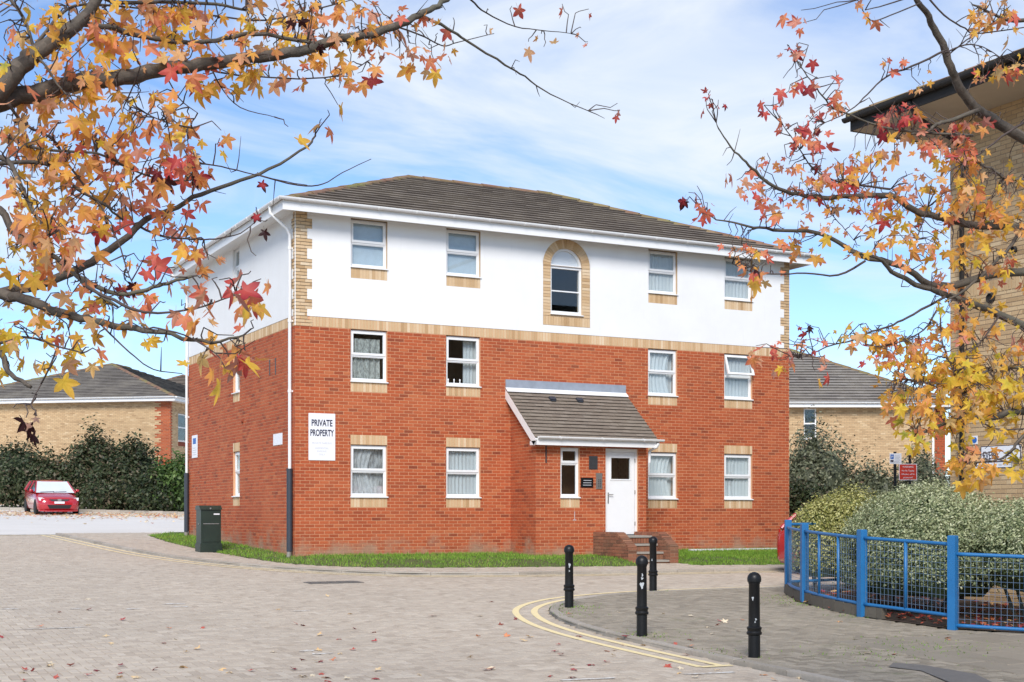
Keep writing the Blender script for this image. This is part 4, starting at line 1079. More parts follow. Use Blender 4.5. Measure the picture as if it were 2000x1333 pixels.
# ------------------------------------------------------------------ utility cabinet
cx, cy = -1.03, 3.35; z0 = G(cy) + .05
e = empty('utility_cabinet', (cx, cy, z0)); tag(e, 'dark green utility cabinet with sloped lid standing at the side lawn', 'cabinet')
hx, hy, hh = .24, .22, 1.0
b = MB(); b.box(cx - hx - .02, cx + hx + .02, cy - hy - .02, cy + hy + .02, z0 - .1, z0 + .20); b.build('plinth', M['greenbox'], e)
b = MB(); b.box(cx - hx, cx + hx, cy - hy, cy + hy, z0 + .20, z0 + hh); b.build('body', M['greenbox'], e)
b = MB(); b.prism([Vector((cx - hx - .025, cy - hy - .03, z0 + hh)), Vector((cx - hx - .025, cy + hy + .03, z0 + hh)), Vector((cx - hx - .025, cy + hy - .05, z0 + hh + .10)), Vector((cx - hx - .025, cy - hy + .1, z0 + hh + .10))], Vector((2 * hx + .05, 0, 0))); b.build('lid', M['greenbox'], e)
b = MB(); b.box(cx - hx + .03, cx + hx - .03, cy - hy - .012, cy - hy, z0 + .24, z0 + hh - .06); dr = b.build('door', M['greenbox'], e)
b = MB(); b.box(cx - hx + .05, cx + hx - .05, cy - hy - .016, cy - hy - .012, z0 + .66, z0 + .675); b.build('door_rib', M['steel'], dr)
b = MB(); b.box(cx + .06, cx + .20, cy - hy - .0145, cy - hy - .012, z0 + .88, z0 + .91); b.build('label_plate', M['signwhite'], e)
b = MB(); b.lathe([(.018, 0), (.018, .012)], (0, 0, 0), 10); o = b.build('lock', M['steel'], e); o.matrix_basis = Matrix.Translation((cx - hx, cy - .02, z0 + .66)) @ Matrix.Rotation(rad(-90), 4, 'Y')
b = MB(); b.lathe([(.02, 0), (.02, .012)], (0, 0, 0), 10); o = b.build('lock', M['steel'], e); o.matrix_basis = Matrix.Translation((cx - .02, cy - hy - .02, z0 + hh + .03)) @ Matrix.Rotation(rad(90), 4, 'X')

# ------------------------------------------------------------------ bollards
bprof = [(.066, -.1), (.066, .255), (.083, .265), (.086, .285), (.075, .30), (.075, .315), (.082, .325), (.082, .345), (.064, .36), (.060, .84), (.066, .85), (.066, .862)]
bcap = [(.066, .862), (.076, .868), (.078, .905), (.072, .935), (.052, .962), (.02, .978), (.004, .98)]
sh = MB(); sh.lathe(bprof, n=28); SH = sh.mesh('shaft', M['black'], True); SH.set_sharp_from_angle(angle=rad(35))
cp = MB(); cp.lathe(bcap, n=28); CP = cp.mesh('cap', M['black'], True); CP.set_sharp_from_angle(angle=rad(35))
BOL = [((.67, -10.96), .97, 'short black bollard on the inside of the yellow line curve, leftmost one', [(.66, .10, .022, .05), (.57, .06, .012, .02)]),
       ((-.25, -14.43), 1.04, 'black bollard with a big worn white patch in front of the entrance steps', [(.62, .02, .035, .055), (.70, .06, .02, .02), (.74, .1, .012, .03)]),
       ((-.14, -16.60), .985, 'black bollard nearest the camera beside the kerb corner', [(.68, -.25, .016, .03), (.44, .3, .014, .018), (.41, .15, .010, .014)]),
       ((3.66, -8.70), .96, 'black bollard farthest back, hiding part of the entrance steps', [(.55, -.3, .012, .03)])]
for (x, y), s, lab, marks in BOL:
    z = G(y) + .05; e = empty('bollard', (x, y, z)); tag(e, lab, 'bollard', 'black cast bollards on the pavement')
    for nm, me in (('shaft', SH), ('cap', CP)):
        o = bpy.data.objects.new(nm, me); COL.objects.link(o); o.parent = e; o.scale = (1.02, 1.02, s)
    face = math.atan2(CY - y, CX - x)
    for k, (h, da, w, hh) in enumerate(marks):
        w, hh = w * .7, hh * .7
        b = MB(); pts = []; rr = .0645
        for i in range(11):
            a = 2 * math.pi * i / 11; f = 1 + .35 * math.sin(3 * a + k + x); dz = hh * f * math.sin(a); ang = face + da + w * f * math.cos(a) / rr; pts.append((rr * math.cos(ang), rr * math.sin(ang), h + dz))
        b.poly(pts); o = b.build('worn_patch', M['worn']); o.parent = e; o.scale = (1.02, 1.02, s)

# ------------------------------------------------------------------ blue fence round the planting bed
fence = empty('blue_fence', (4.15, -13.54, G(-13.54) + .05)); tag(fence, 'blue metal fence with wire mesh panels curving round the planting bed', 'fence')
FP = [(5.62, -9.98), (4.78, -11.45), (4.16, -13.52), (4.22, -15.26), (5.35, -16.75), (6.6, -17.6)]
FZ = [G(p[1]) + .05 for p in FP]; FH = 1.27
def post(p, z, h=FH, w=.055):
    i = FP.index(p) if p in FP else 0; a = FP[max(i - 1, 0)]; c = FP[min(i + 1, len(FP) - 1)]; d = Vector((c[0] - a[0], c[1] - a[1])).normalized(); n = Vector((-d.y, d.x))
    q = lambda u, v, zz: (p[0] + d.x * u + n.x * v, p[1] + d.y * u + n.y * v, zz)
    b = MB(); b.hexa([q(-w, -w, z - .2), q(w, -w, z - .2), q(w, w, z - .2), q(-w, w, z - .2), q(-w, -w, z + h), q(w, -w, z + h), q(w, w, z + h), q(-w, w, z + h)], skip=(1,)); o = len(b.v)
    b.hexa([q(-w, -w, z + h), q(w, -w, z + h), q(w, w, z + h), q(-w, w, z + h)] + [q(u * w * .8, v * w * .8, z + h + .012) for u, v in ((-1, -1), (1, -1), (1, 1), (-1, 1))], skip=(0,)); b.build('post', M['blue'], fence)
for p, z in zip(FP, FZ): post(p, z)
def panel(i, drop=0.):
    a, c = Vector((*FP[i], FZ[i])), Vector((*FP[i + 1], FZ[i + 1])); d = c - a; L = math.hypot(d.x, d.y); n = Vector((-d.y, d.x, 0)).normalized()
    zt, zb = 1.16 - drop, .19 - drop
    bow = lambda k: n * (-.06 * math.sin(math.pi * k)) if i < 2 else n * 0
    at_ = lambda k, z: a + d * k + Vector((0, 0, z)) + bow(k)
    for z in (zt, zb):
        b = MB(); b.tube([at_(k / 10, z) for k in range(11)], .026, 10); b.build('rail', M['blue'], fence, smooth=True)
    nb = 1 if L < 2.1 else 2
    if L < 1.75 and i == 0: ks = [.16]
    else: ks = [(k + 1) / (nb + 1) for k in range(nb)]
    for k in ks: b = MB(); b.tube([at_(k, zb), at_(k, zt)], .024, 10); b.build('baluster', M['blue'], fence, smooth=True)
    b = MB(); nv = int(L / .075); nh = int((zt - zb) / .085)
    for k in range(1, nv): b.tube([at_(k / nv, zb), at_(k / nv, zt)], .0028, 4, cap=False)
    for k in range(1, nh): b.tube([at_(q / 6, zb + (zt - zb) * k / nh) + n * .004 for q in range(7)], .0028, 4, cap=False)
    b.build('wire_mesh', M['wire'], fence)
for i, dr in ((0, 0), (1, 0), (2, 0), (3, .13), (4, .13)): panel(i, dr)
b = MB(); b.tube([(5.62, -9.98, FZ[0] + 1.2), (9.2, -9.5, FZ[0] + 1.24)], .026, 10); b.tube([(5.62, -9.98, FZ[0] + .2), (9.2, -9.5, FZ[0] + .22)], .026, 10); b.build('rail', M['blue'], fence)
# bed: soil and concrete edging
sb = tri_sheet('planting_bed', bed_poly, .062, M['soil']); struct(sb)
ed = empty('bed_edging', (4.7, -11.4, G(-11.4))); tag(ed, 'low dark concrete edging under the far end of the blue fence', 'edging')
el = smooth_line([(6.2, -9.5), (5.66, -9.9), (4.85, -11.35), (4.35, -12.75), (4.22, -13.45), (4.2, -13.95)], 6)
for i in range(0, len(el) - 1, 2):
    p, q = Vector(el[i]), Vector(el[min(i + 2, len(el) - 1)]); d = (q - p); d.normalize(); n = Vector((-d.y, d.x)) * .05; q = q - d * .006
    b = MB(); z = G(p.y) + .04
    b.hexa([(*(p - n), z), (*(q - n), z), (*(q + n), z), (*(p + n), z), (*(p - n * .9), z + .17), (*(q - n * .9), z + .17), (*(q + n * .9), z + .17), (*(p + n * .9), z + .17)], tint()); b.build('edging_block', M['edging'], ed)

# ------------------------------------------------------------------ red cars
def car_proto():
    """Hatchback, nose towards -y, origin under the front bumper centre."""
    parts = []
    # stations: y, half width, z low, z belt/bonnet top
    ST = [(.00, .52, .30, .56, .50), (.04, .66, .22, .66, .52), (.14, .78, .18, .725, .56), (.35, .835, .17, .775, .60), (.7, .85, .17, .84, .66), (1.05, .855, .17, .915, .72), (1.5, .86, .17, .945, .74), (2.4, .86, .17, .965, .75), (3.2, .86, .18, .99, .76), (3.75, .84, .20, 1.01, .76), (4.05, .79, .24, 1.0, .72), (4.17, .70, .30, .95, .66), (4.20, .60, .36, .88, .60)]
    b = MB(); N = 9
    for y, w, lo, top, sh_ in ST:
        h = [(0, top), (w * .55, top - .01), (w * .86, top - .045), (w * .965, top - .13), (w, sh_ - .06), (w * .995, (lo + sh_) / 2), (w * .97, lo + .06), (w * .9, lo), (0, lo)]
        for x, z in h: b.v.append((x, y, z))
        for x, z in h[1:-1][::-1]: b.v.append((-x, y, z))
    R = 16
    for i in range(len(ST) - 1):
        for k in range(R): k2 = (k + 1) % R; b.f.append((i * R + k, (i + 1) * R + k, (i + 1) * R + k2, i * R + k2)); b.t.append(0)
    b.f.append(tuple(range(R))); b.f.append(tuple((len(ST) - 1) * R + k for k in range(R - 1, -1, -1))); b.t += [0, 0]
    body = b
    # roof and pillars
    def cab(y): pass
    c = MB(); CS = [(1.02, .74, .93), (1.45, .68, 1.20), (1.85, .62, 1.375), (2.3, .60, 1.42), (3.0, .60, 1.415), (3.5, .61, 1.36), (3.78, .63, 1.20), (4.02, .68, .99)]
    roof_ = MB()
    for y, w, z in CS[1:6]:
        pass
    top = [(y, w, z) for y, w, z in CS[2:6]]
    for y, w, z in top: roof_.v += [(-w, y, z - .035), (-w * .6, y, z), (0, y, z + .01), (w * .6, y, z), (w, y, z - .035), (w, y, z - .06), (-w, y, z - .06)]
    for i in range(len(top) - 1):
        for k in range(7): k2 = (k + 1) % 7; roof_.f.append((i * 7 + k, i * 7 + k2, (i + 1) * 7 + k2, (i + 1) * 7 + k)); roof_.t.append(0)
    roof_.f.append(tuple(range(7))); roof_.f.append(tuple((len(top) - 1) * 7 + k for k in range(6, -1, -1))); roof_.t += [0, 0]
    def bar(p, q, r=.035): roof_.tube([p, q], r, 8)
    for s in (-1, 1):
        bar((s * .80, 1.0, .90), (s * .625, 1.87, 1.345)); bar((s * .82, 2.55, .95), (s * .61, 2.62, 1.37), .03); bar((s * .80, 3.75, .98), (s * .63, 3.5, 1.32), .06); bar((s * .70, 4.05, .98), (s * .62, 3.72, 1.28), .05)
    ws = MB(); ws.poly([(-.77, 1.0, .905), (.77, 1.0, .905), (.60, 1.86, 1.365), (-.60, 1.86, 1.365)])
    rw = MB(); rw.poly([(-.70, 4.06, .98), (.70, 4.06, .98), (.60, 3.60, 1.34), (-.60, 3.60, 1.34)])
    sides = []
    for s in (-1, 1):
        q = MB(); q.poly([(s * .815, 1.02, .91), (s * .83, 2.5, .955), (s * .605, 2.58, 1.37), (s * .612, 1.88, 1.35)]); sides.append(q)
        q = MB(); q.poly([(s * .83, 2.58, .955), (s * .80, 3.78, .985), (s * .625, 3.52, 1.33), (s * .605, 2.65, 1.37)]); sides.append(q)
    cabin_floor = MB(); cabin_floor.box(-.7, .7, 1.2, 3.7, .80, .90); cabin_floor.box(-.6, -.1, 2.0, 2.15, .8, 1.25); cabin_floor.box(.1, .6, 2.0, 2.15, .8, 1.25)
    hl = []
    for s in (-1, 1):
        q = MB(); q.prism([Vector((s * x, y, z)) for x, y, z in ((.44, .075, .575), (.78, .17, .60), (.80, .25, .72), (.66, .165, .72))], Vector((0, -.035, 0))); hl.append(q)
    gr = MB(); gr.prism([Vector((x, .03, z)) for x, z in ((-.40, .655), (.40, .655), (.30, .575), (-.30, .575))], Vector((0, -.03, 0)))
    em = MB(); em.box(-.075, .075, -.022, .0, .565, .665)
    pl = MB(); pl.box(-.20, .20, -.028, -.0, .475, .56)
    inn = MB(); inn.prism([Vector((x, .06, z)) for x, z in ((-.48, .42), (.48, .42), (.40, .27), (-.40, .27))], Vector((0, -.09, 0)))
    lip = MB(); lip.prism([Vector((-.76, .14, .21)), Vector((-.5, -.03, .20)), Vector((.5, -.03, .20)), Vector((.76, .14, .21)), Vector((.78, .3, .20)), Vector((-.78, .3, .20))], Vector((0, 0, -.05)))
    tl = []
    for s in (-1, 1): q = MB(); q.prism([Vector((s * x, y, z)) for x, y, z in ((.58, 4.16, .70), (.79, 4.05, .72), (.76, 4.05, .98), (.64, 4.12, .97))], Vector((0, .035, 0))); tl.append(q)
    mi = []
    for s in (-1, 1): q = MB(); q.lathe([(.001, -.05), (.05, -.04), (.065, 0), (.05, .04), (.001, .05)], (0, 0, 0), 10); q.v = [(s * (.93 + v[0] * 1.4), 1.28 + v[1] * .8, .985 + v[2] * 1.3) for v in q.v]; q.tube([(s * .82, 1.28, .93), (s * .9, 1.28, .96)], .02, 6); mi.append(q)
    wh = []
    for s in (-1, 1):
        for y in (.78, 3.36):
            t_ = MB(); t_.lathe([(.21, 0), (.285, 0), (.30, .02), (.30, .165), (.285, .185), (.21, .185)], (0, 0, 0), 24); r_ = MB(); r_.lathe([(.02, .15), (.05, .172), (.07, .165), (.19, .168), (.212, .18), (.212, .02), (.02, .02)], (0, 0, 0), 24)
            ar = MB(); ar.lathe([(.34, -.01), (.34, .02), (.31, .022)], (0, 0, 0), 24)
            for q in (t_, r_, ar): q.v = [(s * (.685 + v[2]), y + v[0], .30 + v[1]) for v in q.v]
            ar.v = [(s * (.835 + (abs(v[0]) - .685)) , v[1], v[2]) for v in ar.v]
            wh.append((t_, r_, ar))
    wip = MB(); wip.tube([(-.1, 1.02, .93), (.45, 1.05, .955)], .010, 5); wip.tube([(-.6, 1.02, .93), (-.05, 1.06, .955)], .010, 5)
    return dict(body=body, roof=roof_, ws=ws, rw=rw, sides=sides, seats=cabin_floor, hl=hl, gr=gr, em=em, pl=pl, inn=inn, lip=lip, tl=tl, mi=mi, wh=wh, wip=wip)
def place_car(loc, rotz, label, pitch=0.):
    c = car_proto(); e = empty('parked_car', (0, 0, 0)); WM.pop(e.name, None); tag(e, label, 'car', 'parked red cars')
    c['body'].build('body', M['carred'], e, smooth=True, auto=50); c['roof'].build('roof', M['carred'], e, smooth=True, auto=40)
    c['ws'].build('windscreen', M['windscreen'], e); c['rw'].build('rear_window', M['carglass'], e); c['seats'].build('seats', M['grille'], e)
    for q in c['sides']: q.build('side_window', M['carglass'], e)
    for q in c['hl']: q.build('headlight', M['lamp'], e)
    g = c['gr'].build('grille', M['grille'], e); c['em'].build('badge', M['steel'], g); c['pl'].build('number_plate', M['signwhite'], e); c['inn'].build('air_intake', M['rubber'], e); c['lip'].build('front_lip', M['carred'], e)
    for q in c['tl']: q.build('tail_light', M['taillamp'], e)
    for q in c['mi']: q.build('door_mirror', M['carred'], e, smooth=True)
    c['wip'].build('wiper', M['rubber'], e)
    for t_, r_, ar in c['wh']:
        ar.build('wheel_arch', M['rubber'], e); w = t_.build('wheel', M['rubber'], e, smooth=True, auto=40); r_.build('rim', M['alloy'], w, smooth=True, auto=40)
    e.rotation_euler = (pitch, 0, rotz); e.location = loc; return e
p = at(116, 1007, 57); place_car((p.x, p.y, G(p.y) - .0), 0, 'red hatchback parked in front of the dark shrubs across the car park', math.atan(.034))
xt = 6.0
while pxx(xt, -5.3) < 1512: xt += .02
place_car((xt + 4.2, -6.05, G(-6.05)), rad(90), 'red car mostly hidden behind the blue fence, only its tail showing')

# ------------------------------------------------------------------ houses behind
def house(name, o, yaw, w, dep, zg, ez, rise, label, wins, quoin_r=None, brick='buff', mort='bmortar', tile='tileg', ov=.45, ret=None, pipe=None, apexcut=None):
    e = empty(name, (o[0], o[1], zg)); tag(e, label, 'house')
    ux = Vector((math.cos(yaw), math.sin(yaw), 0)); uy = Vector((-math.sin(yaw), math.cos(yaw), 0)); O = Vector((o[0], o[1], 0))
    F = Fr(O, ux, -uy); Fr_ = Fr(O + ux * w, uy, ux); Fl_ = Fr(O + uy * dep, -uy, -ux); Fb = Fr(O + ux * w + uy * dep, -ux, uy)
    ops = [x for x in wins]; rops = ret or []
    b = MB(); wall_cells(b, F, 0, w, zg - .5, ez, ops, 0); reveals(b, F, ops, 0, -.2); wall_cells(b, Fr_, 0, dep, zg - .5, ez, rops, 0); reveals(b, Fr_, rops, 0, -.2); wall_cells(b, Fl_, 0, dep, zg - .5, ez, [], 0); wall_cells(b, Fb, 0, w, zg - .5, ez, [], 0)
    wl = b.build('wall', M[mort], e)
    b = MB(); b2 = MB(); z0 = zg + .3
    for FF_, W_, op in ((F, w, ops), (Fr_, dep, rops)):
        for r in courses(0, W_, z0, ez, op):
            q = (r[0] > W_ - .55 if FF_ is F else r[0] < .1) if quoin_r else False
            if quoin_r and FF_ is F: q = r[1] > W_ - (.42 if int(r[2] / (GA * 3)) % 2 else .72)
            (b2 if q else b).brick(FF_, *r, tint())
    b.build('brickwork', M[brick], wl, kind='stuff')
    if b2.f: b2.build('quoin_brickwork', M['brick'], wl, kind='stuff')
    if quoin_r:
        b = MB()
        for FF_, W_ in ((F, w), (Fr_, dep)):
            n = int(W_ / .075)
            for k in range(n): b.brick(FF_, k * .075 + .003, (k + 1) * .075 - .003, quoin_r, quoin_r + .215, tint(), n1=.012)
        b.build('brick_band', M['brick'], wl, kind='stuff')
    b = MB(); b.fbox(F, .3, w - .3, zg + 2.5, zg + 2.6, -dep + .3, -.3); b.build('inner_floor', M['interior'], e)
    for FF_, op in ((F, ops), (Fr_, rops)):
        for a, c, v0, v1 in op:
            wn_ = empty('window', FF_.P((a + c) / 2, v0), e); WM[wn_.name] = Matrix.Translation(FF_.P((a + c) / 2, v0)).inverted(); sp = v0 + (v1 - v0) * .5
            b = MB(); b.ring(FF_, a, c, v0, v1, .055, -.12, -.04); b.fbox(FF_, a + .05, c - .05, sp - .03, sp + .03, -.12, -.041); b.fbox(FF_, a - .03, c + .03, v0 - .035, v0 - .002, -.1, .05); b.build('frame', M['upvc'], wn_)
            for q0, q1 in ((v0 + .05, sp - .03), (sp + .03, v1 - .05)): b = MB(); b.fbox(FF_, a + .05, c - .05, q0, q1, -.09, -.084); b.build('pane', M['glass'], wn_)
            b = MB(); b.fbox(FF_, a - .02, c + .02, v0 - .26, v0 - .045, 0, .012); b.build('brick_sill', M['brick'] if quoin_r else M['cream'], wn_)
    # hipped roof
    h = min(w, dep) / 2 + ov; sl_ = math.hypot(h, rise); L1, L2 = w + 2 * ov, dep + 2 * ov
    c0 = O - ux * ov - uy * ov + Vector((0, 0, ez + .12)); c1 = c0 + ux * L1; c2 = c1 + uy * L2; c3 = c0 + uy * L2
    if w <= dep: ra = c0 + ux * h + uy * h + Vector((0, 0, rise)); rb_ = c3 + ux * h - uy * h + Vector((0, 0, rise)); fp = [(0, 0), (L1, 0), (L1 / 2, sl_)]; sp_ = [(0, 0), (L2, 0), (L2 - h, sl_), (h, sl_)]
    else: ra = c0 + ux * h + uy * h + Vector((0, 0, rise)); rb_ = c1 - ux * h + uy * h + Vector((0, 0, rise)); fp = [(0, 0), (L1, 0), (L1 - h, sl_), (h, sl_)]; sp_ = [(0, 0), (L2, 0), (L2 / 2, sl_)]
    b = MB()
    if w <= dep: b.poly([c0, c1, ra]); b.poly([c1, c2, rb_, ra]); b.poly([c2, c3, rb_]); b.poly([c3, c0, ra, rb_])
    else: b.poly([c0, c1, rb_, ra]); b.poly([c1, c2, rb_]); b.poly([c2, c3, ra, rb_]); b.poly([c3, c0, ra])
    rf = b.build('roof', M['underlay'], e)
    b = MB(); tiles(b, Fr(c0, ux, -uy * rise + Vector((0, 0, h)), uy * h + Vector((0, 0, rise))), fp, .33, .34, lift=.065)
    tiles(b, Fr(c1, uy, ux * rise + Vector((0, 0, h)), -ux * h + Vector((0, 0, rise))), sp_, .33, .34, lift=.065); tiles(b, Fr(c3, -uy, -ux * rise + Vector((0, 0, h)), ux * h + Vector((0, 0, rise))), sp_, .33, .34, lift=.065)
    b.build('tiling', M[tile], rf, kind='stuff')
    for p_, q_ in ((c0, ra), (c1, ra if w <= dep else rb_), (ra, rb_)): ridge_caps(p_ + up, q_ + up, rf, M['ridge'], .5, .13)
    b = MB(); z1 = ez + .14
    FB = Fr(c0, ux, -uy); FC = Fr(c1, uy, ux); FD = Fr(c3, -uy, -ux)
    for f_, l_ in ((FB, L1), (FC, L2), (FD, L2)): b.fbox(f_, 0, l_, -.19, .02, -.025, .0)
    b.fbox(FB, .025, L1 - .025, -.19, -.175, -L2 + .03, -.026); b.build('fascia', M['fascia'], e)
    gutter(c0 + Vector((0, 0, .02)), c1 + Vector((0, 0, .02)), -uy, M['fascia'], e, .06, br=2.5); gutter(c1 + Vector((0, 0, .02)), c2 + Vector((0, 0, .02)), ux, M['fascia'], e, .06, br=2.5)
    if pipe is not None:
        b = MB(); b.tube([F.P(pipe, ez - .05, .08), F.P(pipe, zg, .08)], .045, 10); b.build('drainpipe', M['fascia'], e, smooth=True)
    return e
UPV = rad(-27.33)
# left: hip end towards us
yl = rad(-27.33 - 11); wl_ = 13.0
pr = at(333, 1000, 70); uxl = Vector((math.cos(yl), math.sin(yl), 0)); ol = pr - uxl * wl_
house('house', (ol.x, ol.y), yl, wl_, 15, 1.25, 6.86, 2.5, 'cream brick house with red quoins behind the dark shrubs on the left', [], quoin_r=3.55, ret=[(.9, 2.1, 4.85, 6.25), (.9, 2.1, 2.0, 3.3)])
# roof of another house just beyond it
pr = at(420, 1000, 88); yl2 = rad(-27.33 + 16); ux2 = Vector((math.cos(yl2), math.sin(yl2), 0)); o2 = pr - ux2 * 6.5
house('house', (o2.x, o2.y), yl2, 9.5, 11, 1.5, 8.1, 2.1, 'farther house whose dark roof peeps out beside the red brick corner', [], tile='tile')
# right: behind the flats
yr = UPV + rad(1.5); pr = at(1846, 1000, 60); uxr = Vector((math.cos(yr), math.sin(yr), 0)); orr = pr - uxr * 12.6
house('house', (orr.x, orr.y), yr, 12.6, 13.5, .9, 5.75, 3.35, 'cream brick house with grey roof and white pipe behind the flats on the right', [(6.45, 7.0, 4.35, 5.65)], quoin_r=None, pipe=12.05)
e = [o for o in bpy.data.objects if o.name.startswith('house') and o.get('label', '').startswith('cream brick house with grey')][0]
Fq = Fr((orr.x, orr.y, 0), uxr, Vector((uxr.y, -uxr.x, 0))); b = MB()
for r in courses(12.15, 12.6, 1.2, 5.7, []): b.brick(Fq, *r, tint(), n1=.02)
b.build('quoin_brickwork', M['brick'], e, kind='stuff')

# ------------------------------------------------------------------ right building with the deep eaves
XR, YR, SOF = 7.8, -11.62, 7.76
rbld = empty('corner_building', (XR, YR, 0)); tag(rbld, 'tall buff brick building with deep eaves and black gutter at the right edge', 'building')
FW_ = Fr((XR, YR, 0), (0, -1, 0), (-1, 0, 0)); FN_ = Fr((XR, YR, 0), (1, 0, 0), (0, 1, 0)); LW = 7.5
b = MB(); wall_cells(b, FW_, 0, LW, -1, SOF + .05, [], 0); wall_cells(b, FN_, 0, 9, -1, SOF + .05, [], 0); b.poly([FW_.P(LW, -1), FW_.P(LW, SOF), FW_.P(LW, SOF, -9), FW_.P(LW, -1, -9)]); rw = b.build('wall', M['bmortar'], rbld)
sold = (0, LW, 4.70, 4.93); rows = courses(0, LW, -.6, SOF, [sold]); cam_v = Vector((CX, CY, CZ))
vis = [r for r in rows if pxx(XR, YR - (r[0] + r[1]) / 2) < 2005 and abs(r[1] - r[0] - BL + .01) < .002 and r[2] > 1.1 and abs(r[3] - r[2] - GA + .01) < .002]; random.shuffle(vis)
vis = sorted(vis, key=lambda r: abs(r[2] - 3.2))[:300]; vset = set(vis)
BB = variants('brick', (BL - .01, GA - .01), M['buff']); singles('brick', BB, FW_, [((r[0] + r[1]) / 2, (r[2] + r[3]) / 2) for r in vis], rw)
b = MB()
for r in rows:
    if r not in vset: b.brick(FW_, *r, tint())
for r in courses(0, 9, -.6, SOF, [], shift=1): b.brick(FN_, *r, tint())
for k in range(int(LW / .075)): b.brick(FW_, k * .075 + .003, k * .075 + .072, 4.705, 4.92, tint())
b.build('brickwork', M['buff'], rw, kind='stuff')
ov = 1.17; M['soffit'] = plain('beige_soffit_board', (.50, .43, .35), .7, var=.08, bump=.3)
b = MB(); b.box(XR - ov, XR + 9, YR - LW, YR + ov, SOF, SOF + .02); b.build('soffit', M['soffit'], rbld)
b = MB(); b.box(XR - ov - .02, XR - ov, YR - LW, YR + ov, SOF - .01, SOF + .20); b.box(XR - ov, XR + 9, YR + ov, YR + ov + .02, SOF - .01, SOF + .20); b.build('fascia', M['gutterblack'], rbld)
gutter((XR - ov - .02, YR - LW, SOF + .20), (XR - ov - .02, YR + ov + .08, SOF + .20), (-1, 0, 0), M['gutterblack'], rbld, .065, br=.8)
Fro = Fr((XR - ov - .06, YR + ov + .04, SOF + .22), (0, -1, 0), Vector((-.42, 0, 1)), Vector((1, 0, .42)))
b = MB(); b.fbox(Fro, 0, LW + ov, 0, 5, -.03, -.002); rf = b.build('roof', M['underlay'], rbld)
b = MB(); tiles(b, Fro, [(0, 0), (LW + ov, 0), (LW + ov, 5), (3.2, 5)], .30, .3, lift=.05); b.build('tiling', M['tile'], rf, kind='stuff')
ridge_caps(Fro.P(0, 0, .03), Fro.P(3.2, 5, .03), rf, M['ridge'])
b = MB(); b.tube([(XR - ov - .05, YR - .30, SOF + .12), (XR - ov + .1, YR - .30, SOF - .12), (XR - .2, YR - .33, SOF - .42), (XR - .07, YR - .33, SOF - .6), (XR - .07, YR - .33, -.4)], .042, 12); dp = b.build('drainpipe', M['gutterblack'], rbld, smooth=True)
b = MB()
for z in (6.2, 4.6, 3.0, 1.5): b.tube([(XR - .07, YR - .33, z), (XR - .07, YR - .33, z + .07)], .053, 12)
b.build('pipe_clip', M['gutterblack'], dp)
# round vents and a hydrant plate on the wall
def onwall(px, py):
    a = (px - 1000) / FPX; rx, ry = FW[0] + a * RT[0], FW[1] + a * RT[1]; k = (XR - CX) / rx; return (YR - (CY + k * ry), CZ + k * (HOR - py) / FPX)
for px, py, r in ((1937, 583, .085), (1982, 489, .06)):
    u, v = onwall(px, py); q = MB(); q.lathe([(r, 0), (r, .05), (r * .8, .06), (r * .75, .03), (.004, .03)], (0, 0, 0), 18); o = q.build('flue_outlet', M['gutterblack'], rbld); m = Matrix.Translation(FW_.P(u, v)) @ Matrix.Rotation(rad(-90), 4, 'Y'); o.matrix_basis = m
u, v = onwall(1905, 860); e = board('round_wall_plate', FW_, u - .06, u + .06, v - .07, v + .07, M['signwhite'], 'small white plate with a blue disc on the buff wall by the black pipe', 'wall plate')
q = MB(); q.lathe([(.05, 0), (.05, .006)], (0, 0, 0), 16); o = q.build('disc', M['pblue'], e); o.matrix_basis = Matrix.Translation(FW_.P(u, v, .0165)) @ Matrix.Rotation(rad(-90), 4, 'Y')
u0, v0 = onwall(1917, 904); u1, v1 = onwall(1996, 873)
e = board('name_sign', FW_, u0, u1, v0 - .0, v0 + .27, M['signwhite'], 'white EVER name board with black border on the buff wall', 'sign')
b = MB(); b.ring(FW_, u0, u1, v0, v0 + .27, .012, .0165, .018); b.build('border', M['ink'], e)
text('EVER', FW_, u0 + .045, v0 + .05, .185, M['ink'], e, .0165, .62, 'LEFT', .002)
ua, va = onwall(1905, 916); ub, _ = onwall(1978, 916); e = board('name_sign', FW_, ua, ub, va, va + .10, M['signwhite'], 'narrow white strip sign just under the EVER name board', 'sign')
b = MB(); b.ring(FW_, ua, ub, va, va + .10, .008, .0165, .018); b.build('border', M['ink'], e)
b = MB()
for k in range(7): b.fbox(FW_, ua + .08 + k * .11, ua + .15 + k * .11, va + .035, va + .065, .0165, .0175)
b.build('faded_writing', M['faint'], e)

# ------------------------------------------------------------------ sign posts behind the hedge
def post_sign(px, top, w, h, d, mat, label, border=None):
    p = at(px, 1000, d); gz = G(p.y); e = empty('sign_post', (p.x, p.y, gz)); tag(e, label, 'sign post', 'sign posts behind the hedge')
    zt = at(px, top, d).z; F = Fr((p.x, p.y, 0), (RT[0], RT[1], 0), (-FW[0], -FW[1], 0))
    b = MB(); b.tube([(p.x, p.y, gz - .2), (p.x, p.y, zt + .04)], .038 if w < .4 else .032, 12); b.build('post', M['black'], e)
    off = .0 if w < .4 else -.06
    b = MB(); b.fbox(F, -w / 2 + off, w / 2 + off, zt - h - (0 if w < .4 else .17), zt - (0 if w < .4 else .17), .045, .052); b.build('sign_plate', mat, e); return e, F, zt
e, F, zt = post_sign(1748, 886, .29, .26, 34, M['signwhite'], 'small white parking notice on a black post above the hedge')
b = MB(); b.fbox(F, -.125, -.045, zt - .14, zt - .03, .0525, .054); b.build('parking_mark', M['pblue'], e); text('P', F, -.085, zt - .12, .09, M['signwhite'], e, .0545)
b = MB(); b.fbox(F, -.125, -.05, zt - .215, zt - .165, .0525, .054); b.build('car_mark', M['ink'], e)
b = MB()
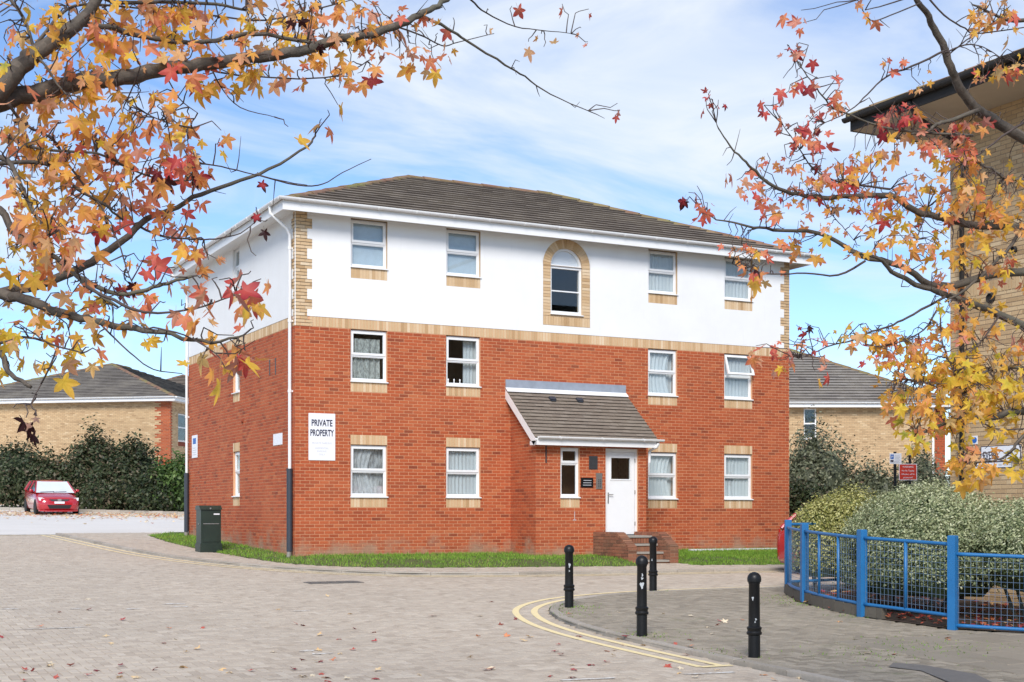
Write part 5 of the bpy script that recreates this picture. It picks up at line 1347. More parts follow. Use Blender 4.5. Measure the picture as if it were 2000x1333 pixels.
for k in range(6): b.fbox(F, -.02 if k > 1 else -.12, .11 - .02 * (k % 2), zt - .235 + k * .033, zt - .222 + k * .033, .0525, .054)
b.build('notice_line', M['faint'], e)
e, F, zt = post_sign(1777, 893, .44, .40, 34, M['signred'], 'red warning sign with white border on a black post above the hedge')
c0 = zt - .17; b = MB(); b.ring(F, -.28, .16, c0 - .40, c0, .014, .0525, .054); b.build('border', M['signwhite'], e)
for s, v, z in (('WARNING', -.095, .062), ('No Fly Tipping', -.185, .056), ('Offenders will be', -.27, .052), ('prosecuted', -.35, .056)): text(s, F, -.06, c0 + v, z, M['signwhite'], e, .0535, .9)

# ------------------------------------------------------------------ shrubs
def shrub(name, lobes, n, size, mat, label, group=None, stems=6, tb=.5, ts=.22, core=None, airy=0., up_=.3, topk=0., clipf=None, thick=.28, low=-.35, lump=1.):
    """lobes: (centre, radii). Leaves fill an outer shell of each lobe, with clumps and gaps."""
    c0 = Vector(lobes[0][0]); gz = G(c0.y) + .06; e = empty(name, (c0.x, c0.y, gz)); tag(e, label, 'shrub', group)
    vol = [l[1][0] * l[1][1] + l[1][1] * l[1][2] + l[1][0] * l[1][2] for l in lobes]; tot = sum(vol); VV = []; TT = []
    for (c, r), vv in zip(lobes, vol):
        nc = max(6, int(n / 9 * vv / tot)); d = rng.normal(0, 1, (nc, 3)); d /= np.linalg.norm(d, axis=1)[:, None]; lowd = d[:, 2] < low; d[lowd, 2] *= -.6
        bump = 1 + lump * (.10 * np.sin(5 * d[:, 0] + 3 * d[:, 1] + c[0]) + .09 * np.sin(7 * d[:, 1] - 4 * d[:, 2])) + rng.normal(0, max(.008, .05 + airy), nc)
        k = bump * (1 - thick * rng.random(nc) ** 1.6); p = np.array(c) + np.array(r) * d * k[:, None]
        ok = p[:, 2] > gz + .05
        if clipf: ok &= np.array([bool(clipf(tuple(q))) for q in p])
        p, d = p[ok], d[ok]; nc = len(p)
        if not nc: continue
        p = np.repeat(p, 9, 0); d = np.repeat(d, 9, 0); ct = np.repeat(rng.normal(0, ts * .6, nc), 9); N9 = nc * 9
        q = p + rng.normal(0, size * 1.15, (N9, 3)); s_ = size * rng.uniform(.6, 1.3, N9)
        nn = d * .8 + rng.normal(0, .55, (N9, 3)) + np.array([0, 0, up_]); nn /= np.linalg.norm(nn, axis=1)[:, None]
        t1 = np.cross(nn, rng.normal(0, 1, (N9, 3))); t1 /= np.linalg.norm(t1, axis=1)[:, None]; t2 = np.cross(nn, t1); w = (s_ * .27)[:, None]; h = (s_ * .5)[:, None]
        VV.append(np.stack([q - t1 * h, q + t2 * w, q + t1 * h, q - t2 * w], 1).reshape(-1, 3)); TT.append(np.clip(tb + ct + rng.normal(0, ts, N9) + topk * d[:, 2], 0, 1))  # topk paints the highlight on the crown into the leaf tint
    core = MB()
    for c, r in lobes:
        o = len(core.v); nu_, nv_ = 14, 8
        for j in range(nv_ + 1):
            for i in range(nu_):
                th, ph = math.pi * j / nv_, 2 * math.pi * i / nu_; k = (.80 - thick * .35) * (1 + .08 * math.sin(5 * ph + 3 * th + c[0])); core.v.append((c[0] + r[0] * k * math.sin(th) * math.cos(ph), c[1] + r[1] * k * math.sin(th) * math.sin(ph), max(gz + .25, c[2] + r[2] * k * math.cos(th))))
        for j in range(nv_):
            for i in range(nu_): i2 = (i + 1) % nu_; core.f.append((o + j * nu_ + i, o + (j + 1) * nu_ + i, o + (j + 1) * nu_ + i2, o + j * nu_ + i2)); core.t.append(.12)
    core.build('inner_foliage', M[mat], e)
    b = MB(); A = np.concatenate(VV); b.v = A.tolist(); b.f = np.arange(len(A)).reshape(-1, 4).tolist(); b.t = np.concatenate(TT).tolist()
    b.build('foliage', M[mat], e, kind='stuff')
    b = MB()
    for i in range(stems):
        l = lobes[i % len(lobes)]; c, r = l; a = rng.uniform(0, 6.28); base = (c[0] + .15 * math.cos(a), c[1] + .15 * math.sin(a), gz - .1)
        tip = (c[0] + r[0] * .7 * math.cos(a), c[1] + r[1] * .7 * math.sin(a), c[2] + r[2] * .5); mid = tuple((base[k] * .5 + tip[k] * .5 + rng.normal(0, .05)) for k in range(3))
        b.tube([base, mid, tip], [.03, .02, .008], 6)
    b.build('stem', M['bark'], e)
    return e
notwall = lambda p: p[0] < XR - .08 or p[1] > YR + .05
def infence(p): return inside(bed_poly, p[0] - .10, p[1]) if p[2] < 1.0 else p[0] > 4.0
cf = lambda p: notwall(p) and (p[2] > .72 or inside([(5.75, -9.7), (4.95, -11.4), (4.4, -13.5), (4.45, -15.1), (5.0, -15.7), (6.3, -17.1), (7.9, -18.2), (9.5, -9.0)], p[0], p[1]))
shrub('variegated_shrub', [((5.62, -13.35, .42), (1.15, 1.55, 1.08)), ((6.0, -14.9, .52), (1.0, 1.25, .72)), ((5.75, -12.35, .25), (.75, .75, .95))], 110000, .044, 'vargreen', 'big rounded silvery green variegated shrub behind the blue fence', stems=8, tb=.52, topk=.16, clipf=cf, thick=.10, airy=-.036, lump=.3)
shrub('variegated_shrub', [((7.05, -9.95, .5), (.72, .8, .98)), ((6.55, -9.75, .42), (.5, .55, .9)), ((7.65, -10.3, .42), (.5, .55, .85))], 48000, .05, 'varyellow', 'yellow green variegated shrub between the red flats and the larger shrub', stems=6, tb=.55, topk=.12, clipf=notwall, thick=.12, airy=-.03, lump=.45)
def far_shrub(px, top, wpx, d, mat, label, n, group, size=.12, airy=.05, bot=1000, tb=.5, name='shrub', lob=5):
    p = at(px, 1000, d); gz = G(p.y); h = at(px, top, d).z - gz; w = wpx / FPX * d / 2; L = []
    for k in range(lob):
        a = 2 * math.pi * k / lob; L.append(((p.x + .42 * w * math.cos(a) * rng.uniform(.7, 1.3), p.y + .42 * w * math.sin(a), gz + h * rng.uniform(.34, .5)), (w * rng.uniform(.55, .75), w * rng.uniform(.5, .7), h * rng.uniform(.36, .48))))
    L.append(((p.x, p.y, gz + h * .55), (w * .45, w * .45, h * .46)))
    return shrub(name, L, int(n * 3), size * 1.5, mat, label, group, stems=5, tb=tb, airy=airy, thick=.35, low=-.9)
GL = 'dark shrubs along the far side of the car park'
far_shrub(25, 862, 150, 66, 'shrubdark', 'dark shrub at the left picture edge behind the red hatchback', 4200, GL)
far_shrub(105, 893, 120, 65, 'shrubdark', 'low dark shrub rising just behind the red hatchback roof', 3200, GL, tb=.55)
far_shrub(182, 838, 100, 65.5, 'shrubdark', 'tallest dark shrub with brownish tips right of the red hatchback', 4400, GL, tb=.58)
far_shrub(262, 852, 88, 65, 'shrubdark', 'dark green shrub in front of the red brick quoin', 3800, GL, tb=.42)
far_shrub(345, 893, 100, 62, 'shrubgreen', 'bright green shrub beside the drainpipe of the flats', 3000, GL)
far_shrub(225, 905, 120, 63, 'shrubdark', 'low spreading dark shrub between the two taller ones', 3000, GL, tb=.5)
far_shrub(305, 925, 90, 61.5, 'shrubdark', 'low dark shrub at the foot of the green one', 2000, GL, tb=.35)
GR = 'grey green shrubs beyond the fence'
far_shrub(1590, 828, 150, 46, 'shrubgrey', 'tall grey green shrub against the right edge of the flats', 4200, GR, size=.085, airy=.12)
far_shrub(1690, 900, 150, 45, 'shrubgrey', 'airy grey green shrub left of the sign posts', 3200, GR, size=.08, airy=.14)
far_shrub(1800, 870, 150, 44, 'shrubgrey', 'loose brownish shrub behind the red warning sign', 3400, GR, size=.08, airy=.16, tb=.6)
far_shrub(1560, 930, 90, 40, 'shrubdark', 'dark low shrub tucked between the flats and the yellow shrub', 1800, GR, size=.09)
# low bed edge in front of the far shrubs
b = MB()
pa, pb = at(-60, 1000, 63), at(375, 1000, 60); d = (pb - pa).normalized(); nrm = Vector((-d.y, d.x, 0))
for k in range(16):
    a = pa + (pb - pa) * (k / 16); c = pa + (pb - pa) * ((k + .985) / 16); z = G(a.y); q = MB()
    q.hexa([(a.x, a.y, z - .1), (c.x, c.y, z - .1), (c.x + nrm.x * .12, c.y + nrm.y * .12, z - .1), (a.x + nrm.x * .12, a.y + nrm.y * .12, z - .1), (a.x, a.y, z + .12), (c.x, c.y, z + .12), (c.x + nrm.x * .12, c.y + nrm.y * .12, z + .12), (a.x + nrm.x * .12, a.y + nrm.y * .12, z + .12)], tint()); q.build('kerb_stone', M['kerb'], bpy.data.objects['car_park'])

# ------------------------------------------------------------------ sweetgum trees
def leaf_shape(seed):
    rs = random.Random(seed); lobes = [(-128, .62), (-64, .92), (0, 1.05), (64, .92), (128, .62)]; V = [(0, 0, 0)]; out_ = []
    for i, (a, l) in enumerate(lobes):
        l *= rs.uniform(.88, 1.1); a += rs.uniform(-7, 7)
        for da, rr in ((-25, .54), (-12, .76), (0, 1.), (12, .76), (25, .54)):
            g = rad(90 + a + da); out_.append((l * rr * math.cos(g), l * rr * math.sin(g)))
        if i < 4: g = rad(90 + a + 32); out_.append((.40 * math.cos(g), .40 * math.sin(g)))
    out_.append((.03, -.12)); out_.append((-.03, -.12))
    cu, fo, tw = rs.uniform(-.4, .95), rs.uniform(-.15, .6), rs.uniform(-.45, .45)
    for x, y in out_: V.append((x, y, -cu * (x * x + y * y) * .5 + fo * abs(x) * .5 + tw * x * y))
    n = len(out_); Fc = [(0, 1 + i, 1 + (i + 1) % n) for i in range(n)]
    # stalk
    o = len(V); V += [(.012, -.1, 0), (-.012, -.1, 0), (.02, -.75, .08), (.0, -.75, .08)]; Fc.append((o, o + 1, o + 3, o + 2))
    R = [0] + [math.hypot(x, y) for x, y in out_] + [.1] * 4
    return np.array(V), Fc, np.array(R)
SHAPES = [leaf_shape(i) for i in range(12)]
TV = 14
def leaf_meshes(mat, name):
    r = {}
    for i, (V, Fc, R) in enumerate(SHAPES):
        for k in range(TV):
            b = MB(); b.v = [tuple(v) for v in V]; b.f = Fc; t = (k + .5) / TV; r[i, k] = b.mesh(name, mat, vt=np.clip(t + (.05 - .15 * R) * (1 if t > .12 else .2), 0, 1))
    return r
LM = leaf_meshes(M['leaf'], 'leaf')
def leaf_frame(down, nrm, size, p):
    y = Vector(down).normalized(); z = Vector(nrm); z = (z - y * z.dot(y)).normalized(); x = y.cross(z); x = x * random.uniform(.68, 1.05); m = Matrix((x * size, y * size, z * size)).transposed().to_4x4(); m.translation = p; return m
def build_tree(name, label, trunk, branches, blobs, singles_, size, rseed):
    R = random.Random(rseed); base = trunk[0][0]; e = empty(name, tuple(base)); tag(e, label, 'tree')
    b = MB(); b.tube([t[0] for t in trunk], [t[1] for t in trunk], 16, .5); b.build('trunk', M['bark'], e, smooth=True)
    nodes = []; tw = MB()
    for br in branches:
        pts, r0, r1 = br; P = []
        for i in range(len(pts) - 1):
            n = 4
            p0, p1, p2, p3 = pts[max(i - 1, 0)], pts[i], pts[i + 1], pts[min(i + 2, len(pts) - 1)]
            for k in range(n):
                t = k / n; P.append(.5 * ((2 * p1) + (p2 - p0) * t + (2 * p0 - 5 * p1 + 4 * p2 - p3) * t * t + (3 * p1 - p0 - 3 * p2 + p3) * t ** 3))
        P.append(pts[-1]); N = len(P) - 1; jit = min(.004, r0 * .18)
        P = [p + Vector((R.gauss(0, jit), R.gauss(0, jit), R.gauss(0, jit))) if 0 < i < N else p for i, p in enumerate(P)]
        rr = [(r0 + (r1 - r0) * i / N) * R.uniform(.96, 1.05) for i in range(N + 1)]
        m = MB(); m.tube(P, rr, 10 if r0 > .012 else 6, R.random())
        for f in range(len(m.t)): m.t[f] = R.random()
        m.build('branch', M['bark'] if r0 > .009 else M['twig'], e, smooth=True)
        for i, p in enumerate(P): nodes.append((p, rr[i]))
    NP = np.array([tuple(p) for p, _ in nodes]); ND = (NP[:, 0] - CX) * FW[0] + (NP[:, 1] - CY) * FW[1]; NX = 1000 + FPX * ((NP[:, 0] - CX) * RT[0] + (NP[:, 1] - CY) * RT[1]) / ND; NY = HOR - FPX * (NP[:, 2] - CZ) / ND; cam_ = Vector((CX, CY, CZ)); leaves = []
    for i in range(int(len(nodes) * .16)):      # bare side shoots
        p, r = R.choice(nodes); d = Vector((R.gauss(0, 1), R.gauss(0, 1), R.gauss(.1, .8))).normalized(); L = R.uniform(.05, .18); q = p + d * L * .5 + Vector((0, 0, R.gauss(0, .02))); tw.tube([p, q, p + d * L + Vector((0, 0, R.uniform(-.04, .06)))], [.0035, .0026, .0012], 4, R.random(), cap=False)
    def cluster(c, n, tn, ts, sc):
        dd = np.linalg.norm(NP - np.array(c), axis=1); i = int(np.argmin(dd)); p = Vector(NP[i])
        if dd[i] > .03:
            mid = p.lerp(c, .5) + Vector((R.gauss(0, .04), R.gauss(0, .04), R.gauss(.04, .03))) * min(1, dd[i] / .3); P = [p, p.lerp(mid, .55) + Vector((R.gauss(0, .01),) * 3), mid, mid.lerp(c, .5) + Vector((R.gauss(0, .012), R.gauss(0, .012), R.gauss(0, .012))), c]
            tw.tube(P, [.0042, .0036, .003, .0026, .002], 5, R.random(), cap=False)
        ct = R.gauss(tn, ts)
        for _ in range(n):
            s = sc * R.choice((.55, .75, .9, 1.05, 1.25)); dn = Vector((R.gauss(0, .55), R.gauss(0, .55), -1 + R.gauss(0, .55))); nv = Vector((-FW[0], -FW[1], 0)) * .55 + Vector((R.gauss(0, .75), R.gauss(0, .75), R.gauss(.1, .6)))
            dn.normalize(); pos = c + Vector((R.gauss(0, .02), R.gauss(0, .02), R.gauss(0, .02))) + dn * s * .62
            leaves.append((leaf_frame(dn, nv, s * .5, pos), min(.999, max(0, R.gauss(ct, .07))), (pos - cam_).length / s, pos))
    for cx_, cy_, rx, ry, n, tn, ts, d0, d1 in blobs:
        k = 0
        while k < n:
            m = R.choice((1, 1, 2, 2, 3)); a, q = R.uniform(0, 6.28), math.sqrt(R.random()); X_, Y_ = cx_ + rx * q * math.cos(a), cy_ + ry * q * math.sin(a) - 10
            i = int(np.argmin((NX - X_) ** 2 + (NY - Y_) ** 2)); d = ND[i] + R.gauss(0, .16)
            cluster(at(X_, Y_, d), m, tn, ts, size * R.uniform(.8, 1.15)); k += m
    for px, py, d, sz, t in singles_:
        i = int(np.argmin((NX - px) ** 2 + (NY - py) ** 2)); cluster(at(px, py, ND[i] + R.gauss(0, .05)), 1, t, .01, sz)
    tw.build('twigs', M['twig'], e, kind='stuff')
    def onscreen(p):
        d = depth(p.x, p.y); x = 1000 + FPX * side(p.x, p.y) / d; y = HOR - FPX * (p.z - CZ) / d; return 0 < x < 2000 and 0 < y < 1333
    leaves.sort(key=lambda l: (not onscreen(l[3]), l[2])); pm = WM[e.name]
    for m, t, _, _p in leaves[:300]:
        o = bpy.data.objects.new('leaf', LM[R.randrange(12), int(t * TV)]); COL.objects.link(o); o.parent = e; o.matrix_basis = pm @ m
    b = MB(); vt = []
    for m, t, _, _p in leaves[300:]:
        V, Fc, RR = SHAPES[R.randrange(12)]; A = np.array(m); W_ = V @ A[:3, :3].T + A[:3, 3]; o = len(b.v); b.v += [tuple(v) for v in W_]; b.f += [tuple(o + i for i in f) for f in Fc]; b.t += [0] * len(Fc); vt += list(np.clip(t + (.05 - .15 * RR) * (1 if t > .12 else .2), 0, 1))
    link('foliage', b.mesh('foliage', M['leaf'], vt=vt), e, 'stuff')
    return e
def pl(pts, d0, d1, r0, r1):
    n = len(pts) - 1; P = [at(x, y, d0 + (d1 - d0) * i / n) for i, (x, y) in enumerate(pts)]; return (P, r0, r1)
# left tree
dL = 6.9; tb_ = at(-420, 1500, dL); tb_.z = G(tb_.y)
trunkL = [(tb_, .16), (at(-400, 1150, dL), .135), (at(-360, 800, dL), .12), (at(-320, 560, dL), .11), (at(-290, 420, dL), .095), (at(-300, 150, dL), .07), (at(-280, -200, dL), .05), (at(-240, -600, dL), .02)]
f0 = (-290, 430)
BRL = [pl([f0, (-140, 300), (0, 175), (38, 131), (75, 101), (124, 68), (158, 41), (191, 0), (240, -80)], 6.9, 7.3, .062, .022),
 pl([f0, (-140, 260), (0, 199), (56, 187), (112, 171), (169, 157), (262, 150), (319, 135), (375, 129), (450, 120), (525, 111), (600, 98), (657, 77), (725, 67), (770, 52), (819, 30), (856, 11), (885, -10)], 6.9, 8.3, .055, .014),
 pl([(155, 45), (210, 54), (262, 67), (337, 82), (394, 82), (450, 73), (499, 67), (600, 82), (640, 86)], 7.2, 8.0, .015, .010),
 pl([(0, -40), (22, 0), (45, 34), (71, 109), (79, 116), (112, 165), (130, 185)], 7.2, 7.0, .012, .004),
 pl([(15, 200), (49, 244), (105, 274), (131, 319), (180, 379), (225, 412)], 7.0, 7.4, .009, .005),
 pl([f0, (-100, 330), (0, 307), (37, 352), (60, 405), (97, 461)], 6.9, 6.3, .02, .005),
 pl([(-60, 322), (11, 319), (94, 321), (150, 367), (210, 405), (240, 430)], 6.7, 7.3, .012, .006),
 pl([(-320, 560), (-100, 590), (15, 569), (75, 557), (124, 539), (180, 509), (240, 471), (285, 430), (322, 416), (375, 388), (450, 360), (525, 332), (600, 285), (616, 262)], 6.9, 8.2, .03, .005),
 pl([(500, 341), (582, 362), (631, 360), (669, 337), (725, 311)], 7.9, 8.4, .005, .002),
 pl([(819, 30), (875, 56), (912, 81), (987, 127), (1025, 150), (1074, 184), (1149, 217)], 8.2, 9.0, .011, .003),
 pl([(885, -30), (920, 0), (950, 26), (1006, 52), (1062, 60), (1115, 66)], 8.3, 9.3, .007, .002),
 pl([(770, 50), (830, 73), (864, 90), (897, 82), (965, 66)], 8.2, 8.7, .006, .002),
 pl([(390, 128), (431, 142), (500, 150), (612, 154), (680, 141), (725, 116)], 7.7, 8.3, .006, .003),
 pl([(-320, 560), (-120, 560), (0, 576), (56, 587), (112, 610), (169, 625), (225, 636), (281, 644), (337, 655), (412, 670), (476, 655)], 6.9, 6.0, .032, .004),
 pl([(-300, 620), (-60, 640), (0, 692), (22, 734), (60, 756)], 6.9, 6.3, .022, .008),
 pl([f0, (-80, 380), (0, 411), (22, 449), (67, 475), (105, 497), (131, 524), (169, 557), (230, 600)], 6.9, 6.3, .022, .006),
 pl([(150, 367), (195, 400), (210, 437), (232, 475), (247, 524), (259, 554)], 7.2, 6.8, .006, .003),
 pl([(169, 560), (240, 595), (281, 610), (337, 610), (397, 599), (461, 576)], 6.3, 6.0, .008, .003),
 pl([(190, 628), (225, 662), (262, 696), (300, 722), (356, 730)], 6.4, 6.2, .005, .002),
 pl([(150, 540), (230, 575), (300, 561), (337, 550), (375, 540)], 6.7, 6.5, .012, .007),
 pl([(260, 438), (319, 462), (375, 467), (420, 467), (469, 456), (502, 430)], 7.6, 7.2, .007, .002),
 pl([(-100, 680), (0, 670), (56, 659), (112, 677), (160, 690)], 6.8, 6.3, .009, .003),
 pl([(200, -6), (232, 6), (337, 4), (424, 9), (480, 20)], 7.3, 7.8, .012, .007),
 pl([(225, 153), (240, 191), (277, 217), (326, 240), (375, 251)], 7.3, 7.2, .005, .002),
 pl([(319, 136), (349, 191), (386, 221)], 7.5, 7.4, .005, .002), pl([(409, 125), (431, 169), (469, 210), (536, 229)], 7.7, 7.7, .005, .002),
 pl([(-80, 270), (0, 262), (75, 292), (187, 300), (262, 334), (319, 352), (375, 352)], 6.9, 7.5, .010, .003),
 pl([(330, 352), (375, 322), (431, 326), (495, 341), (562, 356), (600, 362)], 7.5, 8.0, .005, .002),
 pl([(280, 0), (330, 40), (400, 30), (520, 40), (650, 10)], 7.6, 8.2, .007, .004), pl([(112, 677), (95, 720), (75, 760), (60, 790)], 6.3, 6.0, .004, .002),
 pl([(60, 100), (130, 20), (200, 10), (300, 20)], 7.1, 7.6, .010, .004), pl([(300, 640), (360, 655), (420, 690), (440, 720)], 6.1, 6.0, .004, .002)]
Y, O_, P_ = .72, .60, .44
BLOB = [(90, 35, 120, 50, 62, O_, .1, 6.8, 9), (260, 40, 110, 50, 74, O_, .1, 7, 9), (400, 50, 110, 55, 78, O_, .1, 7.2, 9), (540, 45, 100, 55, 74, O_, .11, 7.5, 9), (660, 40, 100, 50, 66, O_, .11, 7.8, 9.2), (760, 60, 80, 50, 44, .55, .1, 8, 9.3), (820, 100, 60, 35, 14, .55, .1, 8.2, 9),
 (60, 140, 90, 55, 50, O_, .1, 6.7, 9), (200, 110, 100, 45, 54, .64, .1, 6.9, 9), (400, 110, 110, 40, 46, O_, .1, 7.4, 9), (560, 125, 100, 35, 36, O_, .1, 7.6, 9), (690, 125, 70, 40, 26, .56, .1, 8, 9),
 (70, 240, 90, 60, 70, .64, .1, 6.6, 8.6), (200, 225, 90, 60, 64, .62, .1, 6.8, 8.8), (310, 215, 80, 45, 46, .58, .1, 7, 8.8), (420, 170, 60, 30, 14, .62, .1, 7.6, 8.6),
 (60, 330, 90, 60, 62, .62, .1, 6.5, 8.5), (170, 320, 90, 60, 64, .58, .11, 6.8, 8.5), (290, 300, 90, 50, 48, .54, .12, 7.2, 8.8), (345, 325, 50, 30, 34, .45, .15, 7.4, 8.6), (400, 280, 40, 25, 5, .58, .1, 7.6, 8.4),
 (60, 430, 90, 60, 54, .62, .1, 6.3, 8.3), (150, 420, 90, 60, 56, .56, .12, 6.5, 8.4), (270, 400, 90, 55, 44, .5, .12, 6.9, 8.4), (350, 420, 50, 40, 12, .45, .1, 7, 8),
 (40, 510, 70, 45, 28, .70, .1, 6.2, 7.6), (130, 490, 70, 45, 28, .5, .13, 6.3, 7.6), (60, 610, 80, 50, 28, .72, .08, 6, 7.4), (150, 600, 80, 50, 28, .66, .1, 6, 7.2), (250, 560, 80, 45, 26, .46, .13, 6, 7.2),
 (330, 500, 60, 60, 18, .44, .12, 6.2, 7.4), (400, 520, 60, 50, 16, .45, .14, 5.8, 6.8), (430, 590, 70, 45, 18, .55, .13, 5.7, 6.6), (300, 600, 60, 40, 10, .5, .12, 6, 6.6),
 (50, 680, 70, 40, 14, .72, .08, 5.9, 6.8), (150, 680, 60, 30, 12, .68, .1, 6, 6.6), (290, 655, 40, 20, 6, .68, .08, 5.9, 6.3), (430, 690, 50, 45, 12, .62, .13, 5.7, 6.3),
 (-150, 100, 150, 150, 60, O_, .1, 6.5, 9), (-150, 400, 150, 150, 50, .62, .1, 6.2, 8), (300, -70, 300, 60, 80, O_, .1, 7, 9),
 (45, 795, 45, 45, 8, .01, .01, 5.9, 6.1), (220, 560, 40, 20, 6, .02, .02, 6.3, 6.6), (370, 320, 30, 20, 5, .02, .02, 7.4, 7.8), (620, 50, 60, 30, 8, .03, .02, 8, 8.5)]
SING = [(730, 142, 8.2, .17, .30), (662, 172, 8.1, .14, .70), (563, 248, 8.2, .19, .62), (628, 232, 8.2, .17, .40), (640, 215, 8.3, .12, .60), (660, 205, 8.3, .11, .42), (384, 145, 7.4, .17, .74), (432, 255, 7.5, .16, .52), (1000, 12, 9, .14, .28), (1098, 8, 9.2, .13, .32), (1058, 60, 9.1, .13, .50), (1062, 92, 9, .16, .66), (1032, 82, 9, .12, .6), (1135, 55, 9.3, .09, .36), (1148, 82, 9.3, .09, .18), (1150, 18, 9.3, .08, .2), (1206, 202, 9.2, .09, .2), (1211, 216, 9.2, .10, .18), (945, 50, 8.8, .12, .66), (500, 500, 6.0, .20, .17), (510, 545, 5.7, .21, .50), (490, 530, 5.75, .17, .44), (478, 555, 6.0, .13, .66), (500, 405, 7.3, .12, .13), (522, 430, 7.3, .10, .13), (505, 345, 7.9, .09, .14), (478, 590, 6, .13, .75), (495, 625, 6, .10, .42), (440, 668, 5.8, .19, .74), (395, 700, 5.8, .19, .72), (447, 700, 5.8, .19, .68), (420, 660, 5.85, .18, .38), (410, 660, 5.9, .15, .82), (475, 680, 5.9, .13, .5), (90, 690, 6, .17, .78), (195, 690, 6, .14, .66), (110, 690, 5.9, .16, .70), (190, 660, 6.1, .13, .44), (855, 65, 8.4, .10, .6), (885, 80, 8.5, .09, .55), (870, 20, 8.4, .1, .5), (885, 35, 8.5, .1, .4)]
BLOB = [(a, b_, c, d_, int(n_ * (.80 if n_ > 20 else .9) + .5), t_ - .04 if t_ > .3 else t_, u_, v_, w_) for a, b_, c, d_, n_, t_, u_, v_, w_ in BLOB]
build_tree('sweetgum_tree', 'autumn tree at the left with orange and yellow leaves on dark drooping boughs', trunkL, BRL, BLOB, SING, .124, 11)
# right tree
dR = 10.4; tr_ = at(2420, 1500, dR); tr_.z = G(tr_.y)
trunkR = [(tr_, .14), (at(2410, 1150, dR), .12), (at(2395, 800, dR), .105), (at(2385, 560, dR), .09), (at(2370, 300, dR), .07), (at(2350, 0, dR), .055), (at(2320, -400, dR), .025)]
BRR = [pl([(2372, 420), (2150, 330), (2000, 270), (1938, 232), (1908, 214), (1881, 180), (1859, 139), (1844, 97), (1825, 56), (1810, 26), (1791, 0), (1770, -50)], 10.4, 9.6, .045, .016),
 pl([(2380, 560), (2200, 540), (2000, 532), (1930, 539), (1863, 557), (1813, 553), (1762, 520), (1682, 500), (1649, 480), (1600, 457), (1510, 450), (1461, 442), (1412, 431), (1375, 420)], 10.4, 9.4, .036, .003),
 pl([(2385, 600), (2200, 500), (2000, 450), (1900, 440), (1844, 428), (1788, 412), (1739, 382), (1675, 384), (1619, 386), (1559, 381), (1510, 364), (1476, 337), (1450, 311), (1420, 277), (1399, 240)], 10.4, 9.2, .034, .003),
 pl([(1739, 370), (1660, 360), (1619, 349), (1585, 326), (1562, 292), (1529, 244)], 9.6, 9.2, .008, .003),
 pl([(1900, 265), (1803, 259), (1731, 251), (1660, 225), (1626, 210), (1600, 180), (1578, 150), (1555, 116)], 9.9, 9.2, .010, .003),
 pl([(1844, 100), (1780, 131), (1731, 150), (1694, 184), (1660, 217), (1611, 240)], 9.7, 9.4, .008, .003),
 pl([(1846, 104), (1885, 88), (1919, 92), (1953, 112)], 9.7, 9.8, .006, .003), pl([(1850, 110), (1880, 85), (1915, 62), (1960, 30)], 9.7, 9.9, .006, .003),
 pl([(1800, -20), (1844, 30), (1885, 56), (1908, 66), (2000, 54)], 9.6, 10, .007, .004), pl([(2340, -100), (2150, 20), (2000, 40), (1953, 36), (1900, 10)], 10.3, 9.9, .025, .006),
 pl([(1910, 216), (1855, 236), (1829, 244), (1806, 259), (1780, 262)], 9.9, 9.7, .016, .008),
 pl([(2200, 380), (2000, 352), (1968, 352), (1938, 330), (1915, 322), (1890, 290)], 10.2, 9.9, .015, .006), pl([(2000, 240), (1964, 262), (1930, 289), (1880, 320)], 10, 9.8, .009, .005),
 pl([(1604, 382), (1622, 416), (1645, 442), (1667, 469)], 9.4, 9.4, .005, .002),
 pl([(1690, 510), (1636, 538), (1573, 534), (1510, 536), (1464, 530), (1430, 515)], 9.5, 9.3, .008, .002),
 pl([(2385, 760), (2200, 700), (2000, 635), (1930, 606), (1863, 581), (1804, 562), (1741, 530), (1712, 503), (1657, 492)], 10.4, 9.5, .038, .008),
 pl([(1846, 580), (1783, 614), (1745, 635), (1703, 648), (1665, 665), (1623, 675), (1590, 690), (1560, 700)], 9.8, 9.3, .009, .003), pl([(1834, 600), (1804, 644), (1762, 667), (1720, 677), (1690, 672)], 9.8, 9.5, .007, .003),
 pl([(1951, 618), (1922, 660), (1896, 686), (1860, 710)], 10, 9.8, .008, .003), pl([(1930, 608), (1990, 640), (2060, 700)], 10, 10, .008, .005),
 pl([(1838, 610), (1838, 656), (1850, 698), (1867, 732), (1880, 770)], 9.8, 9.7, .006, .003),
 pl([(2395, 850), (2200, 830), (2000, 805), (1943, 814), (1884, 816), (1840, 830), (1790, 850)], 10.4, 9.6, .036, .008), pl([(1909, 816), (1943, 838), (2000, 838), (2060, 830)], 9.8, 10, .007, .004),
 pl([(2100, 760), (2000, 850), (1976, 879), (1958, 896), (1930, 900), (1890, 905)], 10, 9.6, .014, .004),
 pl([(2060, 380), (2000, 442), (1972, 484), (1930, 526), (1888, 564), (1846, 590)], 10.1, 9.8, .016, .007),
 pl([(1812, 405), (1800, 440), (1780, 500), (1760, 560)], 9.7, 9.6, .006, .003), pl([(2000, 720), (1940, 720), (1890, 745), (1820, 750), (1760, 740)], 10.1, 9.6, .012, .003),
 pl([(1690, 20), (1730, 10), (1790, -10)], 9.4, 9.6, .003, .006), pl([(1675, 0), (1700, 40), (1740, 30), (1800, 5)], 9.4, 9.6, .003, .005)]
